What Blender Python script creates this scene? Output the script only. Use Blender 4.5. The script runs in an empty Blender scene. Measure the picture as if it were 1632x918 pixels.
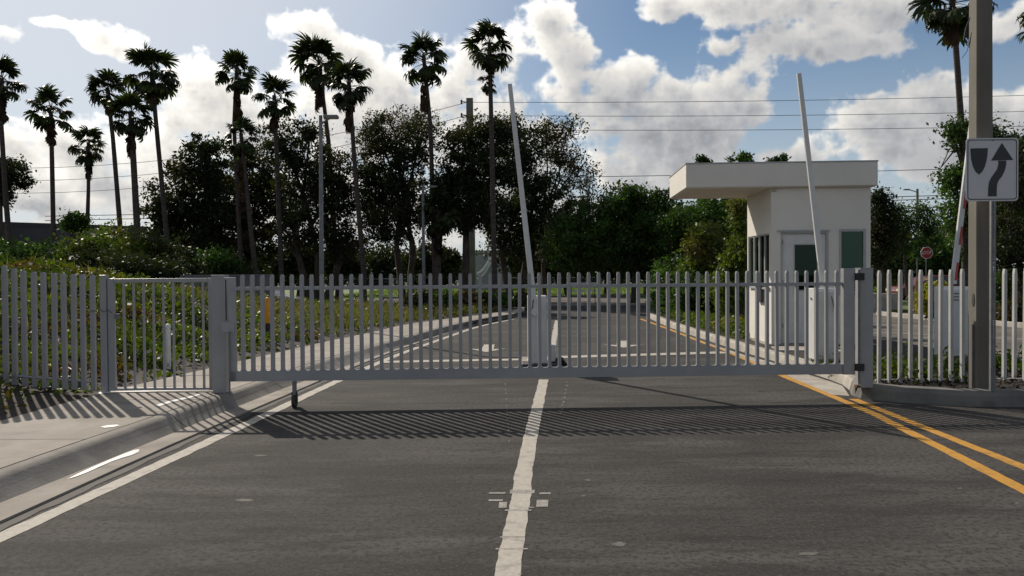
import bpy, bmesh, math, random
import numpy as np
from mathutils import Vector, Matrix, noise as mnoise
R = math.radians
random.seed(7); rng = np.random.default_rng(7)
sc = bpy.context.scene
col = sc.collection

# ------------------------------------------------------------ camera
W, H, F = 1632.0, 918.0, 1300.0
CH = 1.70
PITCH = math.atan(24.0 / F); ROLL = -R(0.43)
cam = bpy.data.cameras.new("camera"); cam.lens = 36.0 * F / W; cam.sensor_width = 36
cam.clip_start = 0.05; cam.clip_end = 5000
camo = bpy.data.objects.new("camera", cam); col.objects.link(camo)
CM = Matrix.Translation((0, 0, CH)) @ Matrix.Rotation(math.pi/2 - PITCH, 4, 'X') @ Matrix.Rotation(ROLL, 4, 'Z')
camo.matrix_world = CM
sc.camera = camo
C3 = CM.to_3x3()
def ray(px, py):
    return (C3 @ Vector(((px - W/2)/F, -(py - H/2)/F, -1.0))).normalized()
def P(px, py, Y):
    d = ray(px, py); t = Y / d.y
    return Vector((d.x*t, Y, CH + d.z*t))
def G(px, py, z=0.0):
    d = ray(px, py); t = (z - CH) / d.z
    return Vector((d.x*t, d.y*t, z))

# ------------------------------------------------------------ world, sun, exposure
SUN_AZ, SUN_EL = -R(34), R(34)          # azimuth from +Y (negative = left)
sc.view_settings.view_transform = 'Standard'; sc.view_settings.look = 'None'
sc.view_settings.gamma = 1.0; sc.view_settings.exposure = 0.0
wd = bpy.data.worlds.new("World"); sc.world = wd; wd.use_nodes = True
nt = wd.node_tree; nt.nodes.clear()
def N(t, kind, **kw):
    n = t.nodes.new(kind)
    for k, v in kw.items(): setattr(n, k, v)
    return n
def math_n(t, op, a, b=None, c=None, clamp=False):
    n = N(t, 'ShaderNodeMath', operation=op); n.use_clamp = clamp
    for i, v in enumerate((a, b, c)):
        if v is None: continue
        if isinstance(v, (int, float)): n.inputs[i].default_value = v
        else: t.links.new(v, n.inputs[i])
    return n.outputs[0]
def maprange(t, v, a, b, c, d, smooth=True):
    n = N(t, 'ShaderNodeMapRange', interpolation_type='SMOOTHSTEP' if smooth else 'LINEAR')
    t.links.new(v, n.inputs[0])
    for i, x in enumerate((a, b, c, d)): n.inputs[i+1].default_value = x
    return n.outputs[0]
def mixcol(t, f, a, b, mode='MIX'):
    n = N(t, 'ShaderNodeMix', data_type='RGBA', blend_type=mode)
    for s, v in ((0, f), (6, a), (7, b)):
        if isinstance(v, (int, float)): n.inputs[s].default_value = v
        elif isinstance(v, tuple): n.inputs[s].default_value = (*v, 1) if len(v) == 3 else v
        else: t.links.new(v, n.inputs[s])
    return n.outputs[2]
# cloud masses: pixel-derived directions (azimuth, elevation) with angular radii
CL = [(70,44,34,10),(160,50,50,15),(212,62,26,16),(6,60,30,28),
      (475,45,58,30),(505,90,60,45),(560,110,50,40),(330,145,75,38),(300,195,48,34),(400,190,95,70),(520,190,110,80),
      (640,175,80,75),(735,150,80,75),(770,95,50,42),(855,45,44,36),(890,95,46,36),(800,230,120,90),(900,160,48,40),
      (100,235,120,42),(0,240,60,48),(200,285,120,44),(40,325,130,34),(260,240,60,50),
      (985,150,75,52),(1080,165,90,58),(1175,150,72,58),(1120,220,130,60),(975,270,85,50),(1215,170,36,30),(1090,260,90,55),(1010,200,80,60),(1150,200,80,60),(1040,240,100,60),
      (1075,22,56,26),(1170,8,80,22),(1260,12,120,32),(1400,20,110,38),(1230,75,44,30),(1300,80,55,24),(1375,86,60,20),(1170,75,30,14),
      (1390,200,56,48),(1440,225,80,42),(1490,170,80,60),(1590,170,80,62),(1625,20,60,34),(1270,250,90,30),(1530,250,70,28),
      (450,330,400,62),(800,345,300,55)]
def vmath(t, op, a, b=None):
    n = N(t, 'ShaderNodeVectorMath', operation=op)
    for i, v in enumerate((a, b)):
        if v is None: continue
        if isinstance(v, tuple): n.inputs[i].default_value = v
        else: t.links.new(v, n.inputs[i])
    return n
# The cloud field is computed here (density, then light marched towards the sun) over the whole dome of directions
SW, SH = 4096, 1056                       # azimuth x elevation from -2.8 deg up to 90 deg
rs_ = np.random.default_rng(5)
def up(gr, ny, nx):
    gy, gx = gr.shape
    y = np.linspace(0, gy-1.001, ny); x = np.arange(nx)*gx/nx
    y0 = y.astype(int); x0 = x.astype(int); fy = (y-y0)[:, None]; fx = (x-x0)[None]; fy = fy*fy*(3-2*fy); fx = fx*fx*(3-2*fx)
    x1 = (x0+1) % gx; r0 = gr[y0]; r1 = gr[y0+1]
    r = (r0[:, x0]*(1-fx) + r0[:, x1]*fx)*(1-fy) + (r1[:, x0]*(1-fx) + r1[:, x1]*fx)*fy
    return r.astype(np.float32)
def fbm(cells, octs, gain=.5, asp=1.0, billow=False):
    out = np.zeros((SH, SW), np.float32); amp = 1.; tot = 0.; c = cells
    for o in range(octs):
        n = up(rs_.uniform(-1, 1, (int(c*asp*SH/SW)+3, int(c))).astype(np.float32), SH, SW)
        if billow: n = 1 - 2*np.abs(n)**.8
        out += n*amp; tot += amp; amp *= gain; c *= 2.03
    return out/tot
RES = 2*math.pi/SW
AZ = (np.arange(SW)/SW - .25)*2*math.pi; AZ = (AZ + math.pi) % (2*math.pi) - math.pi
EL = -16*RES + (np.arange(SH)+.5)*RES
wx = fbm(90, 4)*.030; wy = fbm(90, 4)*.022
az = AZ[None, :] + wx; el = EL[:, None] + wy
acc = np.zeros((SH, SW), np.float32)
for (px, py, rx, ry) in CL:
    d_ = ray(px, py); a_ = math.atan2(d_.x, d_.y); e_ = math.asin(d_.z); ra = rx*.92/F; rb = ry*.92/F
    i0 = np.where(np.abs((AZ - a_)) < ra*2.4)[0]; j0 = np.where(np.abs(EL - e_) < rb*2.4)[0]
    sub = np.ix_(j0, i0); q = np.sqrt(((az[sub]-a_)/ra)**2 + ((el[sub]-e_)/rb)**2)
    acc[sub] += np.exp(5.0*np.maximum(1.0-q, -1.6)) - math.exp(-8.0)
blob = np.log(np.maximum(acc, math.exp(-8.0)))/5.0
f1 = fbm(110, 6, .55, 1.25); bl = fbm(170, 5, .55, 1.2, True)
fine = fbm(700, 4, .6)
dd = blob + .80*f1 + .42*(bl - .10) + .16*fine - .04
od = fbm(26, 5, .55, 1.6)*2.1 + .34*bl - .12
rad = np.sqrt((AZ[None, :]/.74)**2 + (EL[:, None]/.44)**2); w_ = np.clip((rad-.95)/.35, 0, 1); w_ = w_*w_*(3-2*w_)
dens = (dd*(1-w_) + od*w_).astype(np.float32)
alpha = np.clip((dens + .10)/.46, 0, 1); alpha = alpha*alpha*(3-2*alpha)
thick = np.clip(dens, 0, 1.6)
# optical depth towards the sun (it stands up and to the left)
sx_, sy_ = SUN_AZ, SUN_EL; od_ = np.zeros_like(dens); 
dx_ = sx_ - AZ[None, :]; 
ux, uy = -.62, .78
for k in (2, 5, 9, 14, 21, 30, 42, 58):
    sh_x = int(round(ux*k)); sh_y = int(round(uy*k))
    t_ = np.roll(thick, -sh_x, axis=1); t2 = np.empty_like(t_); t2[:SH-sh_y] = t_[sh_y:]; t2[SH-sh_y:] = t_[-1:]
    od_ += t2*(1.0 if k > 4 else .6)
T = np.exp(-.34*od_)
rim = np.exp(-2.4*thick)
relief = np.clip(.5 + 1.1*(bl*.6 + f1*.8 + fine*.35), 0, 1)
L_ = .36 + .56*T + .36*rim*(.5+.5*T) + .34*(relief-.42)
dirx = np.cos(EL)[:, None]*np.sin(AZ)[None]; diry = np.cos(EL)[:, None]*np.cos(AZ)[None]; dirz = np.repeat(np.sin(EL)[:, None], SW, 1)
sunv = (math.sin(SUN_AZ)*math.cos(SUN_EL), math.cos(SUN_AZ)*math.cos(SUN_EL), math.sin(SUN_EL))
mu = dirx*sunv[0] + diry*sunv[1] + dirz*sunv[2]
fw_ = .92 + .78*np.clip((mu-.58)/.42, 0, 1)**1.5
L_ = L_*fw_
cool = np.clip(1.25 - L_*1.3, 0, 1)
img = np.zeros((SW//2, SW, 4), np.float32); r0 = SW//4 - 16
for c_, q_ in enumerate((L_, cool, alpha)): img[r0:r0+SH, :, c_] = q_[:img.shape[0]-r0]        # brightness, coolness, cover
img[..., 3] = 1
ci = bpy.data.images.new('cloud_field', SW, SW//2, alpha=True, float_buffer=True); ci.colorspace_settings.name = 'Non-Color'
ci.pixels.foreach_set(img.ravel()); ci.update(); ci.pack()
tc = N(nt, 'ShaderNodeTexCoord')
et = N(nt, 'ShaderNodeTexEnvironment', image=ci, projection='EQUIRECTANGULAR'); nt.links.new(tc.outputs['Generated'], et.inputs[0])
sp3 = N(nt, 'ShaderNodeSeparateXYZ'); nt.links.new(et.outputs[0], sp3.inputs[0])
fs = N(nt, 'ShaderNodeVectorMath', operation='SCALE'); nt.links.new(mixcol(nt, sp3.outputs[1], (1.0, .965, .90), (.90, .945, 1.06)), fs.inputs[0])
nt.links.new(math_n(nt, 'MULTIPLY', sp3.outputs[0], 12.8), fs.inputs['Scale'])
sky = N(nt, 'ShaderNodeTexSky', sky_type='NISHITA'); sky.sun_disc = False
sky.sun_elevation = SUN_EL; sky.sun_rotation = SUN_AZ; sky.altitude = 0; sky.air_density = 1.0; sky.dust_density = .45; sky.ozone_density = 1.6
sx = N(nt, 'ShaderNodeSeparateXYZ'); nt.links.new(tc.outputs['Generated'], sx.inputs[0])
low = maprange(nt, sx.outputs[2], -.02, .30, .80, 0)
glow = maprange(nt, vmath(nt, 'DOT_PRODUCT', tc.outputs['Generated'], sunv).outputs['Value'], .72, 1.0, 0, .75)
skyc = mixcol(nt, low, mixcol(nt, 1.0, sky.outputs[0], (.95, 1.03, 1.10), 'MULTIPLY'), (8.2, 9.0, 9.8))
skyc = mixcol(nt, glow, skyc, (12, 12.2, 12.6))
fin = mixcol(nt, math_n(nt, 'MULTIPLY', sp3.outputs[2], .97), skyc, fs.outputs[0])
bg = N(nt, 'ShaderNodeBackground'); bg.inputs[1].default_value = 0.066
nt.links.new(fin, bg.inputs[0])
wo_ = N(nt, 'ShaderNodeOutputWorld'); nt.links.new(bg.outputs[0], wo_.inputs[0])

sl = bpy.data.lights.new("sun", 'SUN'); sl.energy = 4.6; sl.angle = R(0.5); sl.color = (1, .90, .77)
so = bpy.data.objects.new("sun", sl); col.objects.link(so)
so.rotation_euler = Vector(sunv).to_track_quat('Z', 'Y').to_euler(); so.location = (-20, 30, 30)

# ------------------------------------------------------------ materials
def mat(name, c1, c2=None, scale=5.0, rough=.8, bump=0.0, bscale=60., detail=6, metal=0., spec=.5, c3=None, s3=.7, stretch=(1,1,1), transl=0., lo=.35, hi=.65, obj=False):
    m = bpy.data.materials.new(name); m.use_nodes = True; t = m.node_tree
    b = t.nodes['Principled BSDF']; b.inputs['Roughness'].default_value = rough; b.inputs['Metallic'].default_value = metal
    b.inputs['Specular IOR Level'].default_value = spec
    if c2 is None: c2 = tuple(x*.82 for x in c1)
    if obj: pos = N(t, 'ShaderNodeTexCoord').outputs['Object']
    else: pos = N(t, 'ShaderNodeNewGeometry').outputs['Position']
    mp = N(t, 'ShaderNodeMapping'); t.links.new(pos, mp.inputs[0]); mp.inputs['Scale'].default_value = stretch
    nn = N(t, 'ShaderNodeTexNoise'); nn.inputs['Scale'].default_value = scale; nn.inputs['Detail'].default_value = detail; nn.inputs['Roughness'].default_value = .6
    t.links.new(mp.outputs[0], nn.inputs['Vector'])
    c = mixcol(t, maprange(t, nn.outputs[0], lo, hi, 0, 1), c1, c2)
    if c3 is not None:
        n3 = N(t, 'ShaderNodeTexNoise'); n3.inputs['Scale'].default_value = s3; n3.inputs['Detail'].default_value = 5
        t.links.new(mp.outputs[0], n3.inputs['Vector'])
        c = mixcol(t, maprange(t, n3.outputs[0], .48, .72, 0, 1), c, c3)
    t.links.new(c, b.inputs['Base Color'])
    if bump:
        nb = N(t, 'ShaderNodeTexNoise'); nb.inputs['Scale'].default_value = bscale; nb.inputs['Detail'].default_value = 4
        t.links.new(mp.outputs[0], nb.inputs['Vector'])
        bp = N(t, 'ShaderNodeBump'); bp.inputs['Strength'].default_value = bump; bp.inputs['Distance'].default_value = .006
        t.links.new(nb.outputs[0], bp.inputs['Height']); t.links.new(bp.outputs[0], b.inputs['Normal'])
    if transl:
        tr = N(t, 'ShaderNodeBsdfTranslucent')
        t.links.new(mixcol(t, 1.0, c, (1.5, 1.75, .5), 'MULTIPLY'), tr.inputs[0])
        ms = N(t, 'ShaderNodeMixShader'); ms.inputs[0].default_value = transl
        t.links.new(b.outputs[0], ms.inputs[1]); t.links.new(tr.outputs[0], ms.inputs[2])
        t.links.new(ms.outputs[0], t.nodes['Material Output'].inputs[0])
    return m
def asphalt(name, base, k=1.0):
    m = bpy.data.materials.new(name); m.use_nodes = True; t = m.node_tree; b = t.nodes['Principled BSDF']
    pos = N(t, 'ShaderNodeNewGeometry').outputs['Position']
    def nz(scale, detail=5, st=(1, 1, 1), off=0.):
        mp = N(t, 'ShaderNodeMapping'); t.links.new(pos, mp.inputs[0]); mp.inputs['Scale'].default_value = st; mp.inputs['Location'].default_value = (off, off, 0)
        n = N(t, 'ShaderNodeTexNoise'); n.inputs['Scale'].default_value = scale; n.inputs['Detail'].default_value = detail; n.inputs['Roughness'].default_value = .62
        t.links.new(mp.outputs[0], n.inputs['Vector']); return n.outputs[0]
    def k_(f, q): return tuple(x*f for x in q)
    c = mixcol(t, maprange(t, nz(.45, 6, (.8, 1, 1)), .35, .65, 0, 1), k_(.68, base), k_(1.30, base))
    c = mixcol(t, maprange(t, nz(1.3, 9, (.30, 1.9, 1), 7), .46, .58, 0, .75), c, k_(.58, base))        # dark rolled streaks
    c = mixcol(t, maprange(t, nz(.9, 9, (.45, 1.5, 1), 21), .50, .62, 0, .7), c, k_(1.65, base))       # pale dusty film
    c = mixcol(t, maprange(t, nz(2.6, 9, (.5, 1.6, 1), 33), .55, .68, 0, .75), c, k_(.35, base))        # oily spots
    c = mixcol(t, maprange(t, nz(24, 6), .46, .62, 0, .75), c, k_(.40, base))                             # voids between the stones
    c = mixcol(t, maprange(t, nz(38, 5, off=3), .54, .68, 0, .6), c, k_(1.9, base))                     # pale stones
    c = mixcol(t, maprange(t, nz(120, 2, off=9), .55, .72, 0, .6), c, k_(2.0, base))
    t.links.new(c, b.inputs['Base Color'])
    b.inputs['Roughness'].default_value = .93; b.inputs['Specular IOR Level'].default_value = .18
    bp = N(t, 'ShaderNodeBump'); bp.inputs['Strength'].default_value = .4; bp.inputs['Distance'].default_value = .007
    t.links.new(math_n(t, 'ADD', nz(40, 4), math_n(t, 'MULTIPLY', nz(9, 4), 1.2)), bp.inputs['Height']); t.links.new(bp.outputs[0], b.inputs['Normal'])
    return m
def glass(name, tint, refl):
    m = bpy.data.materials.new(name); m.use_nodes = True; t = m.node_tree; t.nodes.remove(t.nodes['Principled BSDF'])
    tr = N(t, 'ShaderNodeBsdfTransparent'); tr.inputs[0].default_value = (*tint, 1)
    gl = N(t, 'ShaderNodeBsdfGlossy'); gl.inputs['Roughness'].default_value = .02; gl.inputs[0].default_value = (.62, .95, .78, 1)
    fr = N(t, 'ShaderNodeFresnel'); fr.inputs[0].default_value = 1.55
    f = math_n(t, 'ADD', fr.outputs[0], refl, clamp=True)
    ms = N(t, 'ShaderNodeMixShader'); t.links.new(f, ms.inputs[0]); t.links.new(tr.outputs[0], ms.inputs[1]); t.links.new(gl.outputs[0], ms.inputs[2])
    t.links.new(ms.outputs[0], t.nodes['Material Output'].inputs[0]); return m
M = dict(
 asphalt=asphalt('asphalt', (.056, .0525, .049)),
 asphalt2=asphalt('old_asphalt', (.13, .12, .105)),
 concrete=mat('concrete', (.30, .27, .235), (.23, .205, .175), 1.6, .9, .35, 45, c3=(.18, .16, .135), s3=2.3),
 kerb=mat('kerb_concrete', (.27, .25, .22), (.19, .175, .155), 2.2, .92, .4, 40, c3=(.17, .16, .14), s3=3),
 kerb_pale=mat('pale_kerb_concrete', (.42, .39, .34), (.31, .285, .245), 2.5, .9, .3, 40, c3=(.3, .27, .22), s3=3),
 kerb_shaded=mat('shaded_kerb_concrete', (.17, .165, .15), (.12, .118, .11), 2.2, .92, .4, 40, c3=(.09, .088, .08), s3=3),  # kerb concrete darkened: shade of the camera-facing front kerb put into colour
 joint_dark=mat('dark_joint', (.03, .027, .025), (.05, .045, .04), 6, .85, .3, 50),
 white_paint=mat('road_paint_white', (.44, .41, .355), (.37, .34, .295), 30, .85, .12, 80, c3=(.28, .26, .23), s3=9),
 white_film2=mat('faded_mark_paint', (.33, .31, .28), (.20, .185, .165), 25, .85, .1, 80),
 seam=mat('asphalt_seam', (.030, .027, .024), (.055, .05, .044), 9, .95, .3, 50),
 white_film=mat('worn_paint_film', (.14, .13, .115), (.075, .069, .062), 20, .9),
 yellow_paint=mat('road_paint_yellow', (.52, .26, .028), (.43, .21, .025), 30, .85, .12, 80, c3=(.33, .17, .03), s3=7),
 soil=mat('mulch_soil', (.036, .024, .016), (.016, .011, .008), 18, .95, .9, 60),
 grass=mat('lawn', (.10, .15, .02), (.06, .10, .016), 1.2, .9, .6, 30),
 far_ground=mat('far_ground', (.05, .055, .022), (.035, .03, .018), .4, .95),
 gate=mat('gate_paint', (.33, .335, .34), (.30, .304, .306), 3, .36, .05, 200, obj=True),
 picket=mat('picket_paint', (.45, .45, .43), (.38, .38, .365), 4, .45, .05, 200),
 white_metal=mat('white_metal', (.60, .605, .595), (.55, .555, .545), 5, .45, .04, 150),
 stucco=mat('white_stucco', (.69, .66, .605), (.65, .62, .57), 1.2, .9, .3, 120),
 soffit=mat('soffit_paint', (.62, .57, .48), (.56, .52, .44), 2, .9),
 trim=mat('window_trim', (.40, .40, .395), (.34, .34, .335), 6, .5),
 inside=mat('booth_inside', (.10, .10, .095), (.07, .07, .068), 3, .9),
 black=mat('black_rubber', (.02, .02, .02), (.035, .033, .03), 10, .7, .3, 60),
 dark_metal=mat('dark_metal', (.05, .05, .052), (.035, .035, .037), 6, .5),
 steel=mat('galvanised_steel', (.20, .205, .21), (.15, .155, .16), 9, .55, metal=.2),
 rust=mat('rust_stain', (.12, .055, .025), (.07, .04, .025), 20, .9),
 pole=mat('pole_concrete', (.165, .152, .125), (.13, .12, .10), 3, .9, .4, 70, c3=(.11, .10, .082), s3=1.5, stretch=(1, 1, .3)),
 sign_white=mat('sign_white', (.56, .56, .565), (.53, .53, .54), 4, .35),
 sign_black=mat('sign_black', (.012, .013, .016), (.018, .018, .02), 6, .4),
 sign_red=mat('sign_red', (.32, .015, .015), (.27, .015, .015), 5, .45),
 arm_red=mat('arm_red_tape', (.42, .05, .04), (.33, .04, .03), 6, .4),
 yellow=mat('marker_yellow', (.75, .33, .01), (.62, .26, .01), 6, .5),
 pvc=mat('pvc_white', (.74, .74, .72), (.64, .64, .62), 8, .4),
 bark=mat('bark', (.085, .066, .05), (.04, .032, .026), 5, .95, .9, 14, stretch=(1, 1, .35)),
 palm_bark=mat('palm_bark', (.085, .066, .055), (.042, .034, .028), 5, .95, .8, 9, stretch=(.4, .4, 2.5)),
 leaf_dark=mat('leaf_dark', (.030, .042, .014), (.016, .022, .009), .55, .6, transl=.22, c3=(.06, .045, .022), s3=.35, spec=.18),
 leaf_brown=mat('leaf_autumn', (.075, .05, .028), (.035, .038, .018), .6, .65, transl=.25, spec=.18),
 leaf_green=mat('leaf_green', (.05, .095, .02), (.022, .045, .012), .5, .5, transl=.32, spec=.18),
 leaf_bush=mat('leaf_bush', (.09, .125, .022), (.045, .065, .015), .9, .5, transl=.35, c3=(.12, .10, .03), s3=.6, spec=.18),
 leaf_cover=mat('ground_cover_leaf', (.095, .13, .016), (.035, .055, .011), 1.1, .5, transl=.30, c3=(.10, .05, .022), s3=.7, spec=.18),
 leaf_far=mat('leaf_far', (.040, .055, .020), (.022, .031, .013), .12, .8, transl=.2, spec=.18),
 dry=mat('dry_grass_blade', (.22, .18, .12), (.10, .09, .045), 1.5, .8, transl=.35, spec=.18),
 petal=mat('pale_petal', (.75, .72, .62), (.6, .58, .45), 5, .6, transl=.3),
 palm_leaf=mat('palm_leaf', (.030, .042, .013), (.016, .024, .008), .8, .45, transl=.22, spec=.18),
 palm_dead=mat('palm_dead_leaf', (.075, .045, .026), (.035, .023, .015), 1.5, .9, transl=.15, spec=.18),
 fl_yellow=mat('yellow_shrub_leaf', (.36, .30, .02), (.16, .17, .02), 2, .6, transl=.3, spec=.18),
 wood=mat('stake_wood', (.40, .27, .12), (.28, .18, .08), 6, .85),
 building=mat('far_wall', (.15, .155, .165), (.12, .125, .135), .5, .9),
 roofm=mat('far_roof', (.09, .09, .095), (.07, .07, .075), .6, .9),
 bglass=mat('far_window_glass', (.03, .045, .055), (.05, .065, .075), 1, .15),
 car_white=mat('car_paint_white', (.6, .6, .62), (.56, .56, .58), 2, .25),
 car_red=mat('car_paint_red', (.11, .006, .010), (.09, .005, .008), 2, .35),
 tyre=mat('tyre', (.02, .02, .02), (.03, .03, .03), 9, .9),
 chrome=mat('wheel_rim', (.5, .5, .52), (.4, .4, .42), 5, .3, metal=.8),
 lens=mat('lamp_lens', (.75, .72, .55), (.65, .62, .5), 5, .15),
 wire=mat('cable', (.03, .03, .032), (.03, .03, .032), 5, .7),
 screen=mat('grey_screen', (.13, .135, .15), (.105, .11, .125), 2, .7),
)
M['glass_dark'] = glass('glass_clear_dark', (.10, .13, .115), -.02)
M['glass_green'] = glass('glass_green', (.06, .24, .14), 0.0)
mw = bpy.data.materials.new('wet_film_glint'); mw.use_nodes = True; b_ = mw.node_tree.nodes['Principled BSDF']
b_.inputs['Base Color'].default_value = (.80, .78, .74, 1); b_.inputs['Roughness'].default_value = .30; b_.inputs['Specular IOR Level'].default_value = 1.0  # near-white base paints the sun and sky glint onto the wet patches
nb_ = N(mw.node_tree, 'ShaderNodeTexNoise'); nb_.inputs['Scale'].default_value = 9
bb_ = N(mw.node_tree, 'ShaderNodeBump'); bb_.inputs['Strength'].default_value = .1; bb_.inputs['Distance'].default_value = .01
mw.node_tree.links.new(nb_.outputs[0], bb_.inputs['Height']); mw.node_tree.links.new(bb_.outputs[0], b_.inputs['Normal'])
M['wet_glint'] = mw

# ------------------------------------------------------------ building helpers
WL = {}
def tag(o, label=None, cat=None, group=None, kind=None):
    if label: o['label'] = label
    if cat: o['category'] = cat
    if group: o['group'] = group
    if kind: o['kind'] = kind
    return o
def thing(name, label, cat, loc, group=None):
    o = bpy.data.objects.new(name, None); col.objects.link(o); o.location = loc; o.empty_display_size = .2
    WL[o] = Vector(loc); return tag(o, label, cat, group)
def link(name, me, parent=None, loc=None, rot=None):
    o = bpy.data.objects.new(name, me); col.objects.link(o)
    l = Vector(loc) if loc is not None else Vector((0, 0, 0))
    WL[o] = l.copy()
    if parent is not None:
        o.parent = parent; l = l - WL[parent]
    o.location = l
    if rot is not None: o.rotation_euler = rot
    return o
class MB:
    def __init__(s): s.v = []; s.f = []
    def add(s, vs, fs):
        k = len(s.v); s.v += [tuple(v) for v in vs]; s.f += [tuple(i + k for i in f) for f in fs]; return s
    def box(s, x0, x1, y0, y1, z0, z1, rz=0., about=None):
        vs = [Vector((x, y, z)) for z in (z0, z1) for x, y in ((x0, y0), (x1, y0), (x1, y1), (x0, y1))]
        if rz:
            a = Vector(about) if about is not None else Vector(((x0+x1)/2, (y0+y1)/2, 0)); m = Matrix.Rotation(rz, 3, 'Z')
            vs = [m @ (v - a) + a for v in vs]
        return s.add(vs, [(3,2,1,0),(4,5,6,7),(0,1,5,4),(1,2,6,5),(2,3,7,6),(3,0,4,7)])
    def obox(s, o, ax, ay, x0, x1, y0, y1, z0, z1):     # box in a frame: origin o, unit axes ax, ay
        vs = [Vector((o.x, o.y, 0)) + ax*x + ay*y + Vector((0, 0, z)) for z in (z0, z1) for x, y in ((x0, y0), (x1, y0), (x1, y1), (x0, y1))]
        return s.add(vs, [(3,2,1,0),(4,5,6,7),(0,1,5,4),(1,2,6,5),(2,3,7,6),(3,0,4,7)])
    def prism(s, pts, z0, z1):
        n = len(pts); vs = [(p[0], p[1], z0) for p in pts] + [(p[0], p[1], z1) for p in pts]
        return s.add(vs, [tuple(range(n))[::-1], tuple(range(n, 2*n))] + [(i, (i+1) % n, n+(i+1) % n, n+i) for i in range(n)])
    def tube(s, pts, rs, n=8, cap=True, rot=0.):
        pts = [Vector(p) for p in pts]
        if isinstance(rs, (int, float)): rs = [rs]*len(pts)
        k = len(s.v); prev = None
        for i, p in enumerate(pts):
            d = (pts[min(i+1, len(pts)-1)] - pts[max(i-1, 0)]).normalized()
            a = Vector((1, 0, 0)) if abs(d.x) < .9 else Vector((0, 1, 0))
            if prev is not None: a = prev
            u = (a - d*a.dot(d)).normalized(); w = d.cross(u); prev = u
            for j in range(n):
                t = 2*math.pi*j/n + rot; s.v.append(tuple(p + u*(rs[i]*math.cos(t)) + w*(rs[i]*math.sin(t))))
        for i in range(len(pts)-1):
            for j in range(n):
                a0 = k+i*n+j; a1 = k+i*n+(j+1) % n; s.f.append((a0, a1, a1+n, a0+n))
        if cap: s.f.append(tuple(range(k+n-1, k-1, -1))); s.f.append(tuple(range(k+(len(pts)-1)*n, k+len(pts)*n)))
        return s
    def lathe(s, c, prof, n=16):          # prof: (r, z)
        k = len(s.v); c = Vector(c)
        for r, z in prof:
            for j in range(n):
                t = 2*math.pi*j/n; s.v.append((c.x + r*math.cos(t), c.y + r*math.sin(t), c.z + z))
        for i in range(len(prof)-1):
            for j in range(n):
                a0 = k+i*n+j; a1 = k+i*n+(j+1) % n; s.f.append((a0, a1, a1+n, a0+n))
        s.f.append(tuple(range(k+n-1, k-1, -1))); s.f.append(tuple(range(k+(len(prof)-1)*n, k+len(prof)*n))); return s
    def mesh(s, name, m, org=(0, 0, 0), smooth=False):
        o = Vector(org); me = bpy.data.meshes.new(name)
        me.from_pydata([tuple(Vector(v) - o) for v in s.v], [], s.f); me.materials.append(m)
        if smooth: me.polygons.foreach_set('use_smooth', [True]*len(me.polygons))
        me.update(); return me
    def build(s, name, m, parent=None, org=None, bevel=0., smooth=False, kind=None):
        if org is None: org = WL[parent] if parent is not None else (0, 0, 0)
        me = s.mesh(name, m, org, smooth); o = link(name, me, parent, org)
        if bevel:
            b = o.modifiers.new('bevel', 'BEVEL'); b.width = bevel; b.segments = 2; b.limit_method = 'ANGLE'
        if smooth:
            e = o.modifiers.new('split', 'EDGE_SPLIT'); e.split_angle = R(45)
        if kind: o['kind'] = kind
        return o
def fast_mesh(name, V, nper, m):
    V = np.asarray(V, dtype=np.float32).reshape(-1, 3); nf = len(V)//nper
    me = bpy.data.meshes.new(name); me.vertices.add(len(V)); me.vertices.foreach_set('co', V.ravel())
    me.loops.add(len(V)); me.loops.foreach_set('vertex_index', np.arange(len(V), dtype=np.int32))
    me.polygons.add(nf); me.polygons.foreach_set('loop_start', np.arange(0, len(V), nper, dtype=np.int32))
    me.materials.append(m); me.update(calc_edges=True); return me
def unit(a): return a / np.maximum(np.linalg.norm(a, axis=-1, keepdims=True), 1e-9)
def leaf_quads(C, size, asp=.45, up=0., rs=rng):
    n = len(C); a = unit(rs.normal(size=(n, 3)) + np.array([0, 0, up])); b = unit(np.cross(a, rs.normal(size=(n, 3))))
    L = (size*(.45 + 1.5*rs.uniform(size=(n, 1))**1.8))
    return np.stack([C - a*L*.5, C + b*L*asp*.5 - a*L*.05, C + a*L*.5, C - b*L*asp*.5 - a*L*.05], axis=1)
def struct(name, mb, m, bevel=0.):
    return mb.build(name, m, kind='structure', bevel=bevel)

# ------------------------------------------------------------ ground lines measured off the photograph
def curve(pts, z, near=None):
    w = [G(x, y, z) for x, y in pts]; ys = [p.y for p in w]; xs = [p.x for p in w]
    sl_ = math.tan(R(4)); xs = [xs[0] - sl_*(ys[0] + 10)] + xs; ys = [-10.] + ys
    ys, xs = zip(*sorted(zip(ys, xs)))
    return lambda d: float(np.interp(d, ys, xs))
KZ = .17
c_top = curve([(0,757),(234,673),(351,634),(421,606),(482,587),(552,564),(623,544.5),(694,524.6),(759,509),(838,497)], KZ)
c_bot = curve([(0,805),(111,761),(222,716),(273,694),(378,650),(467,615),(538,590),(623,560),(694,536),(760,515),(838,500)], 0)
c_seam = curve([(0,842),(320,692),(425,649),(476,624),(515.6,608),(581,581),(637,558.6),(759,518),(838,502)], 0)
c_line = curve([(0,857),(218,757),(351,696),(540,606),(583,587),(637,564),(759,521),(830,506)], 0)
c_in = curve([(0,673),(90,644),(156,626),(335,587),(510,546),(581,532),(654,515),(759,503),(838,491)], KZ)
def smoothf(f): return lambda d: sum(f(d+k) for k in (-1.5, -.75, 0, .75, 1.5))/5
c_top, c_bot, c_seam, c_line, c_in = map(smoothf, (c_top, c_bot, c_seam, c_line, c_in))
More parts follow.
